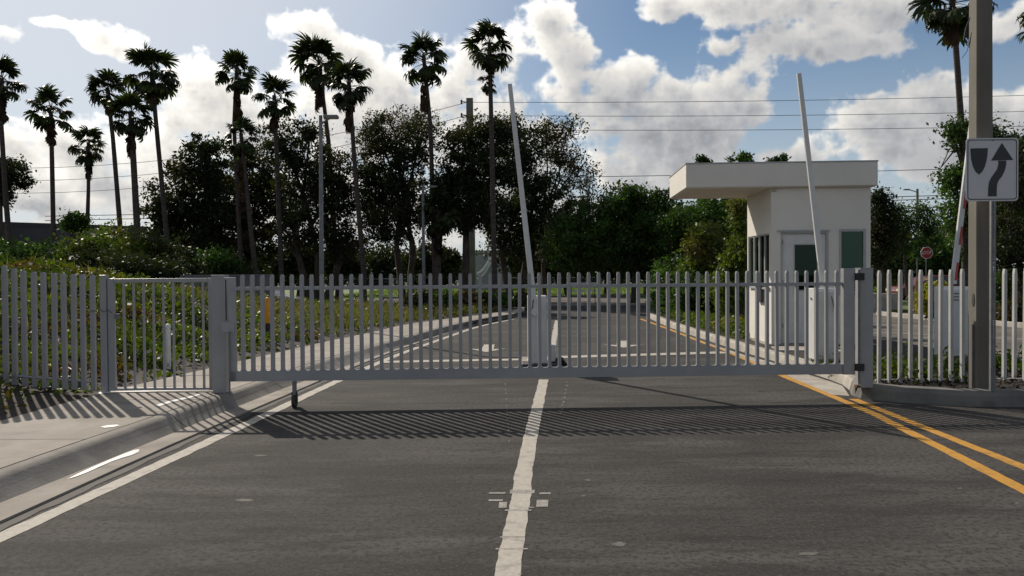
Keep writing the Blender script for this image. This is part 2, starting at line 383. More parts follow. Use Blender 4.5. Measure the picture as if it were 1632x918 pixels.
def ribbon(fl, fr, d0, d1, z, n):
    mb = MB(); vs = []
    for i in range(n+1):
        d = d0 + (d1-d0)*i/n; vs += [(fl(d), d, z), (fr(d), d, z)]
    return mb.add(vs, [(2*i, 2*i+1, 2*i+3, 2*i+2) for i in range(n)])
def stripe(pts, width, z, jit=.006, step=.12, seed=1, ends=False):
    r = random.Random(seed); step = min(step, .06) if width < .2 else step; pts = [Vector((p[0], p[1], 0)) for p in pts]; out = []
    for a, b in zip(pts[:-1], pts[1:]):
        n = max(1, int((b-a).length/step))
        out += [a.lerp(b, i/n) for i in range(n)]
    out.append(pts[-1]); vs = []
    for i, p in enumerate(out):
        t = (out[min(i+1, len(out)-1)] - out[max(0, i-1)]).normalized(); nn = Vector((-t.y, t.x, 0))
        w = width/2
        e1, e2 = (mnoise.noise(Vector((p.x*5, p.y*5, seed*3.1+q)))*jit*1.6 + r.gauss(0, jit*.22) for q in (0, 50))
        vs += [tuple(p + nn*(w + e1) + Vector((0, 0, z))), tuple(p - nn*(w + e2) + Vector((0, 0, z)))]
    return MB().add(vs, [(2*i+1, 2*i+3, 2*i+2, 2*i) for i in range(len(out)-1)])

# ------------------------------------------------------------ ground, roads
struct('ground', MB().box(-1500, 1500, -300, 2600, -.6, -.06), M['far_ground'])
struct('lawn', MB().add([(-14, 56, -.02), (90, 56, -.02), (110, 112, -.02), (-60, 112, -.02), (-40, 70, -.02)], [(0, 1, 2, 3, 4)]), M['grass'])
struct('road', ribbon(lambda d: c_bot(d) - .25, lambda d: 45, -9, 41.5, 0, 60), M['asphalt'])
struct('cross_street', MB().add([(-12, 41.8, .003), (70, 41.8, .003), (70, 56, .003), (-12, 56, .003)], [(0, 1, 2, 3)]), M['asphalt2'])
struct('far_kerb', MB().box(.9, 7.0, 41.5, 42.3, -.05, .09).box(-9, .2, 55.9, 56.2, -.05, .12).box(.2, 60, 55.9, 56.2, -.05, .12), M['kerb'], .02)
# sidewalk: a bed with each slab a child
sw = struct('sidewalk', ribbon(lambda d: c_in(d) - .25, lambda d: c_top(d) - .16, -6, 37, KZ - .025, 50), M['soil'])
d = 7.65 - 2.4*5
while d < 36:
    e = min(d + 2.4 - .022, 37); mb = MB(); k = 4; top = []
    for i in range(k+1):
        q = d + (e-d)*i/k; top.append((c_in(q) + .01*random.uniform(-1, 1), c_top(q) - .150, q))
    dz = random.uniform(-.002, .003)
    for i in range(k):
        a, b = top[i], top[i+1]
        mb.add([(a[0], a[2], KZ-.12), (a[1], a[2], KZ-.12), (b[1], b[2], KZ-.12), (b[0], b[2], KZ-.12), (a[0], a[2], KZ+dz), (a[1], a[2], KZ+dz), (b[1], b[2], KZ+dz), (b[0], b[2], KZ+dz)],
               [(4,5,6,7),(1,2,6,5),(3,0,4,7)] + ([(0,1,5,4)] if i == 0 else []) + ([(2,3,7,6)] if i == k-1 else []))
    mb.build('slab', M['concrete'], sw, org=(top[0][1], d, 0)); d += 2.4
# left kerb: each cast length a child
def kerb_run(name, pts, prof, m, seglen, gap, kz0=-.05):
    """pts: base line (world), body lies to the left of travel; prof: (offset to the left, z)"""
    pts = [Vector((p[0], p[1], 0)) for p in pts]; out = [pts[0]]
    for a, b in zip(pts[:-1], pts[1:]):
        n = max(1, int((b-a).length/.3)); out += [a.lerp(b, (i+1)/n) for i in range(n)]
    secs = []
    for i, p in enumerate(out):
        t = (out[min(i+2, len(out)-1)] - out[max(0, i-2)]).normalized(); nn = Vector((-t.y, t.x, 0))
        secs.append([p + nn*o + Vector((0, 0, z)) for o, z in prof])
    root = bpy.data.objects.new(name, None); col.objects.link(root); WL[root] = Vector(out[0]); root.location = out[0]; root['kind'] = 'structure'
    i = 0; k = len(prof)
    while i < len(secs)-1:
        j = min(i + max(1, int(seglen/.3)), len(secs)-1); S = [list(s) for s in secs[i:j+1]]
        u = (S[-1][0] - S[-2][0]).normalized(); S[-1] = [v - u*gap for v in S[-1]]
        mb = MB(); mb.add([v for s in S for v in s], [(a*k+b, a*k+b+1, (a+1)*k+b+1, (a+1)*k+b) for a in range(len(S)-1) for b in range(k-1)] + [tuple(range(k))[::-1], tuple(range((len(S)-1)*k, len(S)*k))])
        mb.build('kerb_stone', m, root, org=S[0][0]); i = j
    return root
LKP = [(0, -.05), (0, .0), (.05, .10), (.09, .145), (.15, .168), (.22, .172), (.30, .172), (.30, -.05)]
def left_profile_kerb():
    ds = np.arange(-6, 36.5, .3); n = 10; root = bpy.data.objects.new('kerb', None); col.objects.link(root)
    root.location = (c_bot(0), 0, 0); WL[root] = Vector(root.location); root['kind'] = 'structure'
    i = 0
    while i < len(ds)-1:
        j = min(i+n, len(ds)-1); mb = MB(); vs = []; k = 8
        for q in range(i, j+1):
            d = float(ds[q]) - (.02 if q == j else 0); xb, xt = c_bot(d), c_top(d); w = xb - xt
            vs += [(xb, d, -.05), (xb, d, .024), (xb - w*.62, d, .095), (xb - w*.86, d, .14), (xt - .01, d, .166), (xt - .06, d, .173), (xt - .125, d, .172), (xt - .125, d, -.05)]
        mb.add(vs, [(a*k+b, (a+1)*k+b, (a+1)*k+b+1, a*k+b+1) for a in range(j-i) for b in range(k-1)] + [tuple(range(k)), tuple(range((j-i)*k, (j-i+1)*k))[::-1]])
        mb.build('kerb_stone', M['kerb'], root, org=vs[0], smooth=True); i = j
left_profile_kerb()
struct('gutter', ribbon(lambda d: c_bot(d) - .02, lambda d: c_seam(d) - .05, -6, 33, .022, 50).add(
    [v for i in range(51) for d in [-6 + 39*i/50] for v in ((c_seam(d)-.05, d, .022), (c_seam(d)-.045, d, -.01))], [(2*i, 2*i+1, 2*i+3, 2*i+2) for i in range(50)]), M['concrete'])
struct('dark_joint', ribbon(lambda d: c_seam(d) - .05, lambda d: c_seam(d) + .055 + .012*math.sin(d*7.3) + .008*math.sin(d*19), -6, 33, .004, 220), M['joint_dark'])  # dark strip along the joint between gutter and asphalt
struct('edge_line', stripe([(c_line(d), d) for d in np.arange(-2, 33, .5)], .15, .003, .007), M['white_paint'])
# centre line and marks around it
cl = [G(776,1100), G(808,918), G(818,860), G(829,800), G(834,760), G(845,700), G(866.5,605)]
struct('centre_line', stripe(cl, .145, .003, .006, .07, 3), M['white_paint'])
struct('centre_line_far', stripe([G(880,560), G(884,535), G(888,511)], .15, .008, .02, .2, 4), M['white_paint'])
mb = MB()
def pxquad(mb, x0, x1, y0, y1, z=.0035, sk=0):
    a = [G(x0, y1, z), G(x1, y1, z), G(x1+sk, y0, z), G(x0+sk, y0, z)]; return mb.add([tuple(v) for v in a], [(0, 1, 2, 3)])
for q in ((779,805,784.5,787),(779,801,796,798.5),(794,807,800,809),(812,852,780,786),(859,877,785,787.5),(855,873,797,808),(841,851,808,810),(797,836,855,857),(790,840,873.5,876),(826,831,914,917),(804,846,812,814)): pxquad(mb, *[v_ + random.uniform(-.6, .6) for v_ in q], sk=1)
for i in range(12):
    pass
struct('survey_marks', mb, M['white_film2'])
mb = MB(); r_ = random.Random(3)
for i in range(12): q = 612+i*8+r_.uniform(-2, 2); pxquad(mb, 804+i*.6, 805.6+i*.6+r_.uniform(0, 1), q, q+r_.uniform(1, 4))
for i in range(9): q = 608+i*6+r_.uniform(-1, 1); pxquad(mb, 903-i*1.3, 905-i*1.3+r_.uniform(0, 2), q, q+r_.uniform(1, 3))
struct('faint_dashes', mb, M['white_film'])
mb = MB()
for (x, y, rx, ry, s) in ((390,797,17,2.6,1),(987,867,12,4,2),(1290,882,18,3,3),(937,765,5,1.5,4),(1620,802,4,1.5,5),(1530,778,5,1,6),(930,790,4,1.5,7),(415,726,14,1,8)):
    r = random.Random(s); n = 16
    vs = [tuple(G(x + rx*math.cos(2*math.pi*i/n)*r.uniform(.7, 1.1), y + ry*math.sin(2*math.pi*i/n)*r.uniform(.7, 1.1), .0015)) for i in range(n)]
    mb.add(vs, [tuple(range(n))[::-1]])
struct('paint_smears', mb, M['white_film'])
# yellow lines
y1 = [G(x, y) for x, y in ((1810,878),(1632,781),(1391,659),(1318,628),(1250,600),(1203,579),(1156,558.5),(1124.5,547.5),(1067,525),(1020,508))]
struct('yellow_line', stripe(y1, .125, .003, .005, .1, 5), M['yellow_paint'])
y2 = [G(x, y) for x, y in ((1810,829),(1632,745),(1442,669),(1400,652),(1360,636))]
struct('yellow_line_outer', stripe(y2, .12, .003, .005, .1, 6), M['yellow_paint'])
struct('stop_line', stripe([G(895,569.5), G(1156,562)], .42, .008, .01, .2, 7), M['white_paint'])
struct('stop_line_left', stripe([G(606,577.5), G(835,573)], .36, .008, .01, .2, 8), M['white_paint'])
def arrow(px, py, px1, py1, wpx, name):
    a = G(px, py, .008); b = G(px1, py1, .008)        # a: near tip, b: far end
    t = (b-a); L = t.length; t.normalize(); s = Vector((t.y, -t.x, 0)); w = wpx/2/F*a.y
    pts = [(0, 0), (w, L*.42), (w*.33, L*.36), (w*.30, L), (-w*.30, L), (-w*.33, L*.36), (-w, L*.42)]
    struct(name, MB().add([tuple(a + s*x + t*y) for x, y in pts], [(0, 1, 2), (0, 2, 3, 4, 5), (0, 5, 6)]), M['white_paint'])
arrow(994, 554, 992, 543, 66, 'arrow_marking'); arrow(775, 561, 780, 549, 62, 'arrow_marking_left')
# wet patches in gutter and on path: bright glint painted as near-white colour
def puddle_glint(name, pts, z, label):
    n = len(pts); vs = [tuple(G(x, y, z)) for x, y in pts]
    o = MB().add(vs, [tuple(range(n))[::-1]]).build(name, M['wet_glint'], org=vs[0]); o['kind'] = 'structure'; return o
puddle_glint('gutter_puddle_glint', [(108,763),(128,753),(150,743),(178,731),(200,722),(214,717),(222,716),(221,720),(210,725),(196,729),(176,736),(160,743),(140,752),(122,759)], .027, '')
puddle_glint('path_puddle_glint', [(160,680),(172,677.5),(186,676.5),(191,678),(180,680.5),(166,681.5)], KZ+.004, '')
puddle_glint('gate_puddle_glint', [(150,628),(160,624.5),(250,621.5),(335,619.5),(336,622),(250,623.5),(170,626.5)], KZ+.004, '')
puddle_glint('kerb_puddle_glint', [(246,646),(272,638),(300,632),(318,627),(320,629),(304,634),(274,641),(252,648)], KZ+.004, '')

# right-hand island: kerb, pale apron, planting soil
isl_px = [(1030,505),(1060,519),(1098,533),(1187,562),(1229,574),(1271,588),(1320,604),(1343,613),(1354,622),(1357,630),(1372,635),(1421,641),(1536,648),(1632,649),(1900,650)]
isl = [G(*p) for p in isl_px]
kerb_run('island_kerb', isl[:9], [(0, -.05), (0, 0), (.03, .12), (.06, .15), (.18, .155), (.18, -.05)], M['kerb_pale'], 1.5, .02)
kerb_run('front_kerb', isl[8:], [(0, -.05), (0, 0), (.03, .13), (.07, .19), (.20, .20), (.20, -.05)], M['kerb_shaded'], 3.0, .015)
soil = [isl[0] + Vector((.17, 0, 0))] + [p + Vector((.16, .02, 0)) for p in isl[1:8]] + [isl[8] + Vector((.16, .14, 0)), isl[9] + Vector((.12, .17, 0))] + [p + Vector((0, .18, 0)) for p in isl[10:]]
soil += [Vector((soil[-1].x, 13.3, 0)), Vector((8.3, 13.3, 0)), Vector((8.5, 31, 0)), Vector((5.6, 31, 0))]
struct('planting_bed', MB().prism(soil, -.05, .15), M['soil'])
struct('apron', MB().add([tuple(G(x, y, .005)) for x, y in ((1080,531),(1098,537),(1187,566),(1229,577),(1271,592),(1318,606),(1343,615),(1354,631),(1326,629),(1262,602),(1240,592),(1205,578),(1130,548))], [tuple(range(13))[::-1]]), M['kerb_pale'])
struct('exit_drive', MB().add([(8.45, 13.6, .004), (60, 13.6, .004), (60, 40, .004), (8.45, 33, .004)], [(0, 1, 2, 3)]), M['asphalt2'])
kerb_run('drive_kerb', [G(1900,533), G(1632,523), G(1560,517), G(1440,507), G(1395,502)], [(0, -.05), (0, .0), (-.03, .13), (-.16, .15), (-.16, -.05)], M['kerb_pale'], 2.0, .02)
struct('drive_line', stripe([G(1395,530), G(1632,541)], .12, .012), M['white_paint'])
struct('drive_line_far', stripe([G(1395,517), G(1560,524)], .12, .012), M['white_paint'])
b0, b1 = G(1620,512), G(1395,497)
struct('back_verge', MB().prism([(x, y) for x, y in ((b1.x-.5, b1.y), (b0.x+20, b0.y-.5), (70, 62), (9, 46))], -.03, .10), M['grass'])

# left bank
def bank_z(D, X):
    e = c_in(D) - X
    t = max(0., min(1., e/7.2)); s = t*t*(3-2*t)
    A = float(np.interp(D, [0, 8, 15, 20, 27, 36, 50], [1.6, 1.8, 2.0, 1.6, .5, .12, 0.]))
    return KZ - .02 + A*s + .10*(mnoise.noise(Vector((X*.5, D*.5, 0))))*min(1, max(0, e)) 
mb = MB(); nd, ne = 60, 40; vs = []
for i in range(nd+1):
    D = -6 + 62*i/nd
    for j in range(ne+1):
        e = -.05 + 26*(j/ne)**1.5; X = c_in(D) - e; z = bank_z(D, X)
        if D > 38: z = z + (-.05 - z)*min(1, (D-38)/8)
        vs.append((X, D, z))
mb.add(vs, [(i*(ne+1)+j+1, i*(ne+1)+j, (i+1)*(ne+1)+j, (i+1)*(ne+1)+j+1) for i in range(nd) for j in range(ne)])
bk = struct('bank', mb, M['soil'])

# ground cover (uncountable): leaves on the bank, dry blades, pale flowers
def scatter_bank(n, D0, D1, e0, e1, hmin, hmax, p=1.0):
    D = rng.uniform(0, 1, n)**p*(D1-D0)+D0; e = rng.uniform(e0, e1, n); out = np.zeros((n, 3))
    for i in range(n):
        X = c_in(D[i]) - e[i]; h = mnoise.noise(Vector((X*.9, D[i]*.9, 3)))
        out[i] = (X, D[i], bank_z(D[i], X) + hmin + (hmax-hmin)*rng.uniform()*max(.15, .6+h*1.4))
    return out
pts = np.concatenate([scatter_bank(40000, 9.0, 19, .10, 7.5, 0, .26), scatter_bank(22000, 19, 33, .1, 8.5, 0, .34), scatter_bank(1500, 5, 10, .35, 2.6, -.02, .06)])
ee = np.array([c_in(q[1]) - q[0] for q in pts]); nn_ = np.array([mnoise.noise(Vector((q[0]*1.7, q[1]*1.7, 9))) + .5*mnoise.noise(Vector((q[0]*5, q[1]*5, 4))) for q in pts])
pts = pts[nn_*.9 + np.minimum(ee, 1.6)*.55 - .38 + rng.normal(size=len(pts))*.18 > 0]
pts = pts[(pts[:, 1] > 10.75) | (rng.uniform(size=len(pts)) < .22)]
o = link('ground_cover', fast_mesh('ground_cover', leaf_quads(pts, .085, .6, .6), 4, M['leaf_cover'])); tag(o, 'leafy green ground cover over the left bank behind the fence', 'ground cover', kind='stuff')
C = scatter_bank(420, 9.5, 22, .2, 8, .08, .34)
o = link('flowers', fast_mesh('flowers', leaf_quads(C, .028, .9), 4, M['petal'])); tag(o, 'pale small flowers dotted over the left bank', 'flowers', kind='stuff')
def blades(C, h, w, lean=.35):
    n = len(C); H_ = h*rng.uniform(.5, 1.2, (n, 1)); dr = rng.normal(size=(n, 3))*lean; dr[:, 2] = 1; s = unit(np.cross(dr, rng.normal(size=(n, 3))))*w
    return np.stack([C - s, C + s, C + dr*H_], axis=1)
C = np.concatenate([scatter_bank(5200, 20, 34, .5, 4.5, 0, .1), scatter_bank(260, 12, 20, 1, 7, 0, .1)])
o = link('dry_grass', fast_mesh('dry_grass', blades(C, .36, .011, .6), 3, M['dry'])); tag(o, 'tall dry grass on the bank beside the path', 'grass', kind='stuff')
# mulch litter and bed plants on the island
n = 5000; x = rng.uniform(5.0, 12.5, n); y = rng.uniform(10.45, 13.2, n)
C = np.stack([x, y, np.full(n, .16) + rng.uniform(0, .05, n)], 1)
o = link('mulch', fast_mesh('mulch', leaf_quads(C, .06, .4), 4, M['soil'])); tag(o, 'brown mulch chips on the bed around the right fence', 'mulch', kind='stuff')
ctr = np.stack([rng.uniform(5.0, 12.5, 55), rng.uniform(11.2, 13.2, 55)], 1); i = rng.integers(0, 55, 7000)
C = np.stack([ctr[i, 0] + rng.normal(size=7000)*.13, ctr[i, 1] + rng.normal(size=7000)*.1, .14 + np.abs(rng.normal(size=7000))*.12], 1)
o = link('bed_ground_cover', fast_mesh('bed_ground_cover', leaf_quads(C, .065, .55, .5), 4, M['leaf_cover'])); tag(o, 'low leafy plants behind the right fence', 'ground cover', kind='stuff')
n = 9000; D = rng.uniform(18.5, 30.5, n); fx = np.interp(D, [p.y for p in isl[:5]][::-1], [p.x for p in isl[:5]][::-1])
C = np.stack([fx + .25 + rng.uniform(0, 1, n)*np.minimum(3.0, 2.6), D, .16 + rng.uniform(0, .4, n)**1.3], 1)
C = C[(C[:, 1] > 19.6) | (C[:, 0] < 5.35)]
o = link('island_ground_cover', fast_mesh('island_ground_cover', leaf_quads(C, .09, .55, .6), 4, M['leaf_bush'])); tag(o, 'low bright green plants along the island kerb before the booth', 'ground cover', kind='stuff')
n = 40000; C = np.stack([rng.uniform(-14, 50, n), rng.uniform(56.4, 100, n), np.full(n, -.02)], 1)
o = link('lawn_grass', fast_mesh('lawn_grass', blades(C, .16, .03, .4), 3, mat('lawn_blade', (.13, .18, .02), (.07, .11, .014), .5, .9, transl=.35, spec=.1))); tag(o, 'sunlit green lawn across the far street', 'grass', kind='stuff')

# ------------------------------------------------------------ swing gate, posts, fences
def picket_mesh(name, w, dep, h, m, tip=.05, flat=False):
    a, b = w/2, dep/2
    if flat: return MB().box(-a, a, -b, b, 0, h).mesh(name, m)
    z = h - tip
    vs = [(-a,-b,0),(a,-b,0),(a,b,0),(-a,b,0),(-a,-b,z),(a,-b,z),(a,b,z),(-a,b,z),(-a*.55,-b,h),(a*.55,-b,h),(a*.55,b,h),(-a*.55,b,h)]
    me = MB().add(vs, [(3,2,1,0),(0,1,5,4),(1,2,6,5),(2,3,7,6),(3,0,4,7),(4,5,9,8),(5,6,10,9),(6,7,11,10),(7,4,8,11),(8,9,10,11)]).mesh(name, m)
    return me
A = P(369, 606, 10.45); B = P(1362, 597, 10.75); A.z = B.z = .335
ang = math.atan2(B.y - A.y, B.x - A.x); ax = Vector((math.cos(ang), math.sin(ang), 0)); ay = Vector((-ax.y, ax.x, 0)); L = (B-A).to_2d().length
gt = thing('swing_gate', 'long pale metal picket gate closed across both lanes of the road', 'gate', (B.x, B.y, 0))
O = Vector((A.x, A.y, 0)); zb, zr, zt = .335, 1.525, 1.705
MB().obox(O, ax, ay, 0, L-.17, -.03, .03, zb, zb+.135).build('bottom_rail', M['gate'], gt, bevel=.004)
MB().obox(O, ax, ay, .07, L-.172, -.018, .018, zr-.022, zr+.022).build('top_rail', M['gate'], gt, bevel=.003)
MB().obox(O, ax, ay, L-.168, L-.02, -.05, .05, zb-.005, zt+.02).build('stile', M['gate'], gt, bevel=.004)
pm = picket_mesh('picket', .041, .052, zt-zb-.139, M['gate'], tip=.03)
npk = 61
pkx = []
for i in range(npk):
    q_ = 387.2 + (1332.6-387.2)*i/(npk-1); Yq = 10.45 + .3*(q_-369)/993; pkx.append((P(q_, 520, Yq) - O).dot(ax))
for i in range(npk):
    x = pkx[i]; p = O + ax*x + Vector((0, 0, zb+.137 + random.uniform(-.002, 0)))
    o = link('picket', pm, gt, p, (0, random.gauss(0, .002), ang + random.gauss(0, .02))); o.scale.x = 1.15 - .25*i/npk
# small bright caps where pickets sit on rails, as weld beads: one joined part
mb = MB()
for i in range(npk):
    x = pkx[i]; mb.obox(O, ax, ay, x-.032, x+.032, -.03, .03, zb+.136, zb+.146)
o = mb.build('weld_beads', M['gate'], gt); o['kind'] = 'stuff'
# lock box, drop bolt, caster
wl = G(472, 647.5); wl = O + ax*((wl - O).dot(ax)) - ay*.06
cs = MB().box(wl.x-.022, wl.x+.022, wl.y-.03, wl.y+.03, .16, zb).build('caster_fork', M['steel'], gt, bevel=.003)
whm = MB(); 
whm.tube([(wl.x-.022, wl.y, .085), (wl.x+.022, wl.y, .085)], .085, 18); whm.build('wheel', M['black'], gt, smooth=True)
MB().box(wl.x-.035, wl.x-.026, wl.y-.02, wl.y+.02, .06, .20).box(wl.x+.026, wl.x+.035, wl.y-.02, wl.y+.02, .06, .20).build('wheel_bracket', M['dark_metal'], gt)
MB().obox(O, ax, ay, -.02, .07, -.03, .03, zb, zt-.22).build('latch_stile', M['gate'], gt, bevel=.004)
MB().obox(O, ax, ay, -.10, .06, -.045, -.032, .97, 1.10).build('latch_plate', M['gate'], gt, bevel=.003)
pr = O + ax*(-.005) - ay*.06
MB().tube([(pr.x, pr.y, .16), (pr.x, pr.y, .98)], .010, 8).build('drop_bolt', M['steel'], gt)
YP = 10.62
def post(name, label, pxc, w, dep, z0, z1, Y, m=M['gate'], group=None):
    c = P(pxc, 520, Y); t = thing(name, label, 'post', (c.x, Y, z0), group)
    MB().box(c.x-w/2, c.x+w/2, Y-dep/2, Y+dep/2, z0, z1).build('shaft', m, t, bevel=.006)
    MB().box(c.x-w/2-.004, c.x+w/2+.004, Y-dep/2-.004, Y+dep/2+.004, z1, z1+.012).build('cap', m, t, bevel=.003)
    return t, c
t1, c1 = post('gate_post', 'thick square grey steel post with a latch box between small and large gates', 352, .175, .16, .12, 1.69, YP)
x0, x1 = P(358, 480, YP-.1).x, P(376, 480, YP-.1).x
MB().box(x0, x1, YP-.13, YP-.082, 1.10, 1.67).build('latch_box', M['gate'], t1, bevel=.005)
MB().box(x0+.02, x0+.035, YP-.134, YP-.1305, 1.12, 1.64).build('fold', M['dark_metal'], t1)
MB().box(c1.x-.10, c1.x+.10, YP-.10, YP+.10, .12, .175).build('footing', M['rust'], t1)
hp = thing('hinge_post', 'square pale steel post with black hinges at the right end of the large gate', 'post', (P(1381, 520, 10.8).x, 10.8, .15))
hx0, hx1 = P(1371.5, 520, 10.72).x, P(1392, 520, 10.72).x
MB().box(hx0, hx1, 10.72, 10.89, .15, 1.72).build('shaft', M['gate'], hp, bevel=.006)
MB().box(hx0-.004, hx1+.004, 10.716, 10.894, 1.72, 1.732).build('cap', M['gate'], hp)
for z in (1.57, .38):
    MB().box(hx0-.085, hx0+.03, 10.66, 10.715, z, z+.095).build('hinge', M['black'], hp, bevel=.006)
MB().tube([(hx0-.03, 10.69, .2), (hx0-.03, 10.69, 1.71)], .017, 8).build('hinge_rod', M['steel'], hp)
MB().box(hx0-.05, hx0-.002, 10.72, 10.80, .152, .185).build('hinge_base', M['rust'], hp)
# pedestrian gate
pg = thing('pedestrian_gate', 'narrow pale metal pedestrian gate with thin bars over the path', 'gate', (P(256, 620, 10.72).x, 10.72, KZ))
gx0, gx1 = P(173, 500, 10.72).x, P(339, 500, 10.72).x; gz1 = P(250, 443.5, 10.72).z; gz0 = P(250, 622, 10.72).z
for a, b in ((gx0, gx0+.085), (gx1-.05, gx1-.005)): MB().box(a, b, 10.695, 10.745, gz0, gz1).build('stile', M['gate'], pg, bevel=.004)
MB().box(gx0+.087, gx1-.052, 10.70, 10.74, gz1-.055, gz1-.002).build('top_rail', M['gate'], pg, bevel=.003)
MB().box(gx0+.087, gx1-.052, 10.70, 10.74, gz0+.002, gz0+.035).build('bottom_rail', M['gate'], pg, bevel=.003)
tm = picket_mesh('bar', .026, .026, gz1-gz0-.094, M['gate'], flat=True)
for i in range(9):
    x = gx0 + .205 + i*(gx1-gx0-.33)/8; link('bar', tm, pg, (x, 10.72, gz0+.036))
MB().box(gx0+.087, gx0+.16, 10.685, 10.70, P(180, 508, 10.7).z, P(180, 500, 10.7).z).build('latch', M['steel'], pg, bevel=.002)
post('fence_post', 'square grey steel post at the left end of the pedestrian gate', 167, .085, .085, .12, 1.70, 10.72)
# left fence
lf = thing('picket_fence', 'row of pale metal pickets running up the left bank', 'fence', (-6, 10.7, .3), 'metal picket fences')
lm = picket_mesh('picket', .056, .05, 1.52, M['gate'], tip=.018)
lx = [(-40,421),(-25,422),(-9,423),(6.5,424),(21,428),(37,431),(53,433),(69,434),(85,435),(101,436),(116,436.5),(131,437),(147,438)]
for x, yt in lx:
    Y = 10.7 - (0 if x > 30 else .12*(30-x)/30); p = P(x, yt, Y); link('picket', lm, lf, (p.x, Y, p.z-1.52), (0, random.gauss(0, .005), random.gauss(0, .02)))
a = P(150, 540, 10.75); b = P(-45, 540, 10.62)
MB().tube([(a.x, 10.76, .30), (b.x, 10.62, .45)], .018, 4).build('rail', M['gate'], lf)
MB().tube([P(138,494,10.66), P(150,496,10.65), P(158,493,10.66), P(166,497,10.66), P(173,494,10.66), P(178,499,10.67)], .004, 5).build('wire_tie', M['wire'], lf)
# right fence
rf = thing('picket_fence', 'row of pale metal pickets in the planted bed right of the large gate', 'fence', (6.2, 11.2, .15), 'metal picket fences')
rm = picket_mesh('picket', .042, .05, 1.55, M['picket'], tip=.07)
for x, yt, yb in ((1401,431,598),(1417.5,430,596),(1434.5,430,604),(1451,430,604),(1467.5,430,600),(1483,430,600),(1499.5,430,598),(1516,429.5,600),(1534,428.5,602),(1601,428.5,597),(1617,428,590),(1634,427,598),(1650,427,598),(1666,427,598)):
    Y = 11.15 if yb > 592 else 11.5; p = P(x, yt, Y); link('picket', rm, rf, (p.x, Y, p.z-1.55), (0, random.gauss(0, .004), random.gauss(0, .03)))
a = P(1395, 590, 11.2); b = P(1680, 590, 11.2); MB().box(a.x, b.x, 11.18, 11.22, .17, .20).build('rail', M['picket'], rf)

# ------------------------------------------------------------ concrete pole, sign
cp = thing('concrete_pole', 'tall square concrete pole in the bed at the right edge', 'pole', (P(1568, 617, 10.4).x, 10.4, .15))
cxp = P(1570, 617, 10.3).x; w0, w1 = .110, .088; hgt = 11.0
def sq(c, y, w, ch, z): return [(c-w+ch, y-w, z), (c+w-ch, y-w, z), (c+w, y-w+ch, z), (c+w, y+w-ch, z), (c+w-ch, y+w, z), (c-w+ch, y+w, z), (c-w, y+w-ch, z), (c-w, y-w+ch, z)]
vs = sq(cxp, 10.4, w0, .018, .15) + sq(cxp-.03, 10.4, w1, .015, hgt)
MB().add(vs, [tuple(range(8))[::-1], tuple(range(8, 16))] + [(i, (i+1) % 8, 8+(i+1) % 8, 8+i) for i in range(8)]).build('shaft', M['pole'], cp)
MB().tube([(cxp-w0-.015, 10.36, z) for z in (.15, 1.0)], .012, 6).build('conduit', M['steel'], cp)
MB().lathe((0, 0, 0), [(.001, -.02), (.04, -.018), (.045, 0)], 12)
e = MB(); n = 14; cz = P(1549, 478, 10.4).z; e.add([(cxp-w0-.006, 10.37+.03*math.cos(2*math.pi*i/n), cz+.085*math.sin(2*math.pi*i/n)) for i in range(n)] + [(cxp-w0+.004, 10.37+.03*math.cos(2*math.pi*i/n), cz+.085*math.sin(2*math.pi*i/n)) for i in range(n)],
   [tuple(range(n)), tuple(range(n, 2*n))[::-1]] + [(i, n+i, n+(i+1) % n, (i+1) % n) for i in range(n)]); e.build('handhole_cover', M['dark_metal'], cp)
mb = MB()
for k in range(3):
    q = [P(1546, 28, 10.3), P(1541-k, 45, 10.25), P(1540-k*2, 58+k*3, 10.22), P(1545, 68+k*4, 10.2), P(1548, 52, 10.22)]; mb.tube(q, .006, 5)
mb.tube([P(1545, 66, 10.2), P(1541, 82, 10.2), P(1533, 93, 10.2)], .004, 5)
mb.build('cable_loop', M['wire'], cp)
YS = 10.1
sg = thing('keep_right_sign', 'white square traffic sign with a black arrow passing right of a shield', 'sign', (P(1583, 617, YS).x, YS, .2))
def SP(x, y, dy=0.): p = P(x, y, YS+dy); return (p.x, YS+dy, p.z)
def rrect(x0, x1, z0, z1, r, n=5):
    out = []
    for cx_, cz_, a0 in ((x1-r, z1-r, 0), (x0+r, z1-r, 90), (x0+r, z0+r, 180), (x1-r, z0+r, 270)):
        for i in range(n+1): a = R(a0+90*i/n); out.append((cx_+r*math.cos(a), cz_+r*math.sin(a)))
    return out
def slabxz(pts, y0, y1):
    n = len(pts); return MB().add([(x, y0, z) for x, z in pts] + [(x, y1, z) for x, z in pts], [tuple(range(n))[::-1], tuple(range(n, 2*n))] + [(i, (i+1) % n, n+(i+1) % n, n+i) for i in range(n)])
sx0, sx1 = P(1539.5, 270, YS).x, P(1623, 270, YS).x; sz0, sz1 = P(1581, 320.5, YS).z, P(1581, 220, YS).z
slabxz(rrect(sx0, sx1, sz0, sz1, .045), YS, YS+.004).build('panel', M['sign_white'], sg)
o1 = rrect(sx0+.018, sx1-.018, sz0+.018, sz1-.018, .035); i1 = rrect(sx0+.029, sx1-.029, sz0+.029, sz1-.029, .027); n = len(o1)
MB().add([(x, YS-.002, z) for x, z in o1] + [(x, YS-.002, z) for x, z in i1], [(i, (i+1) % n, n+(i+1) % n, n+i) for i in range(n)]).build('border', M['sign_black'], sg)
sh = [(1546.5,236.5),(1574.5,236),(1574,246),(1572.5,256),(1569.5,266),(1566,273),(1560.5,278.5),(1555,274),(1550.5,265),(1548,255),(1547,246)]
MB().add([SP(x, y, -.0025) for x, y in sh], [tuple(range(len(sh)))[::-1]]).build('shield_mark', M['sign_black'], sg)
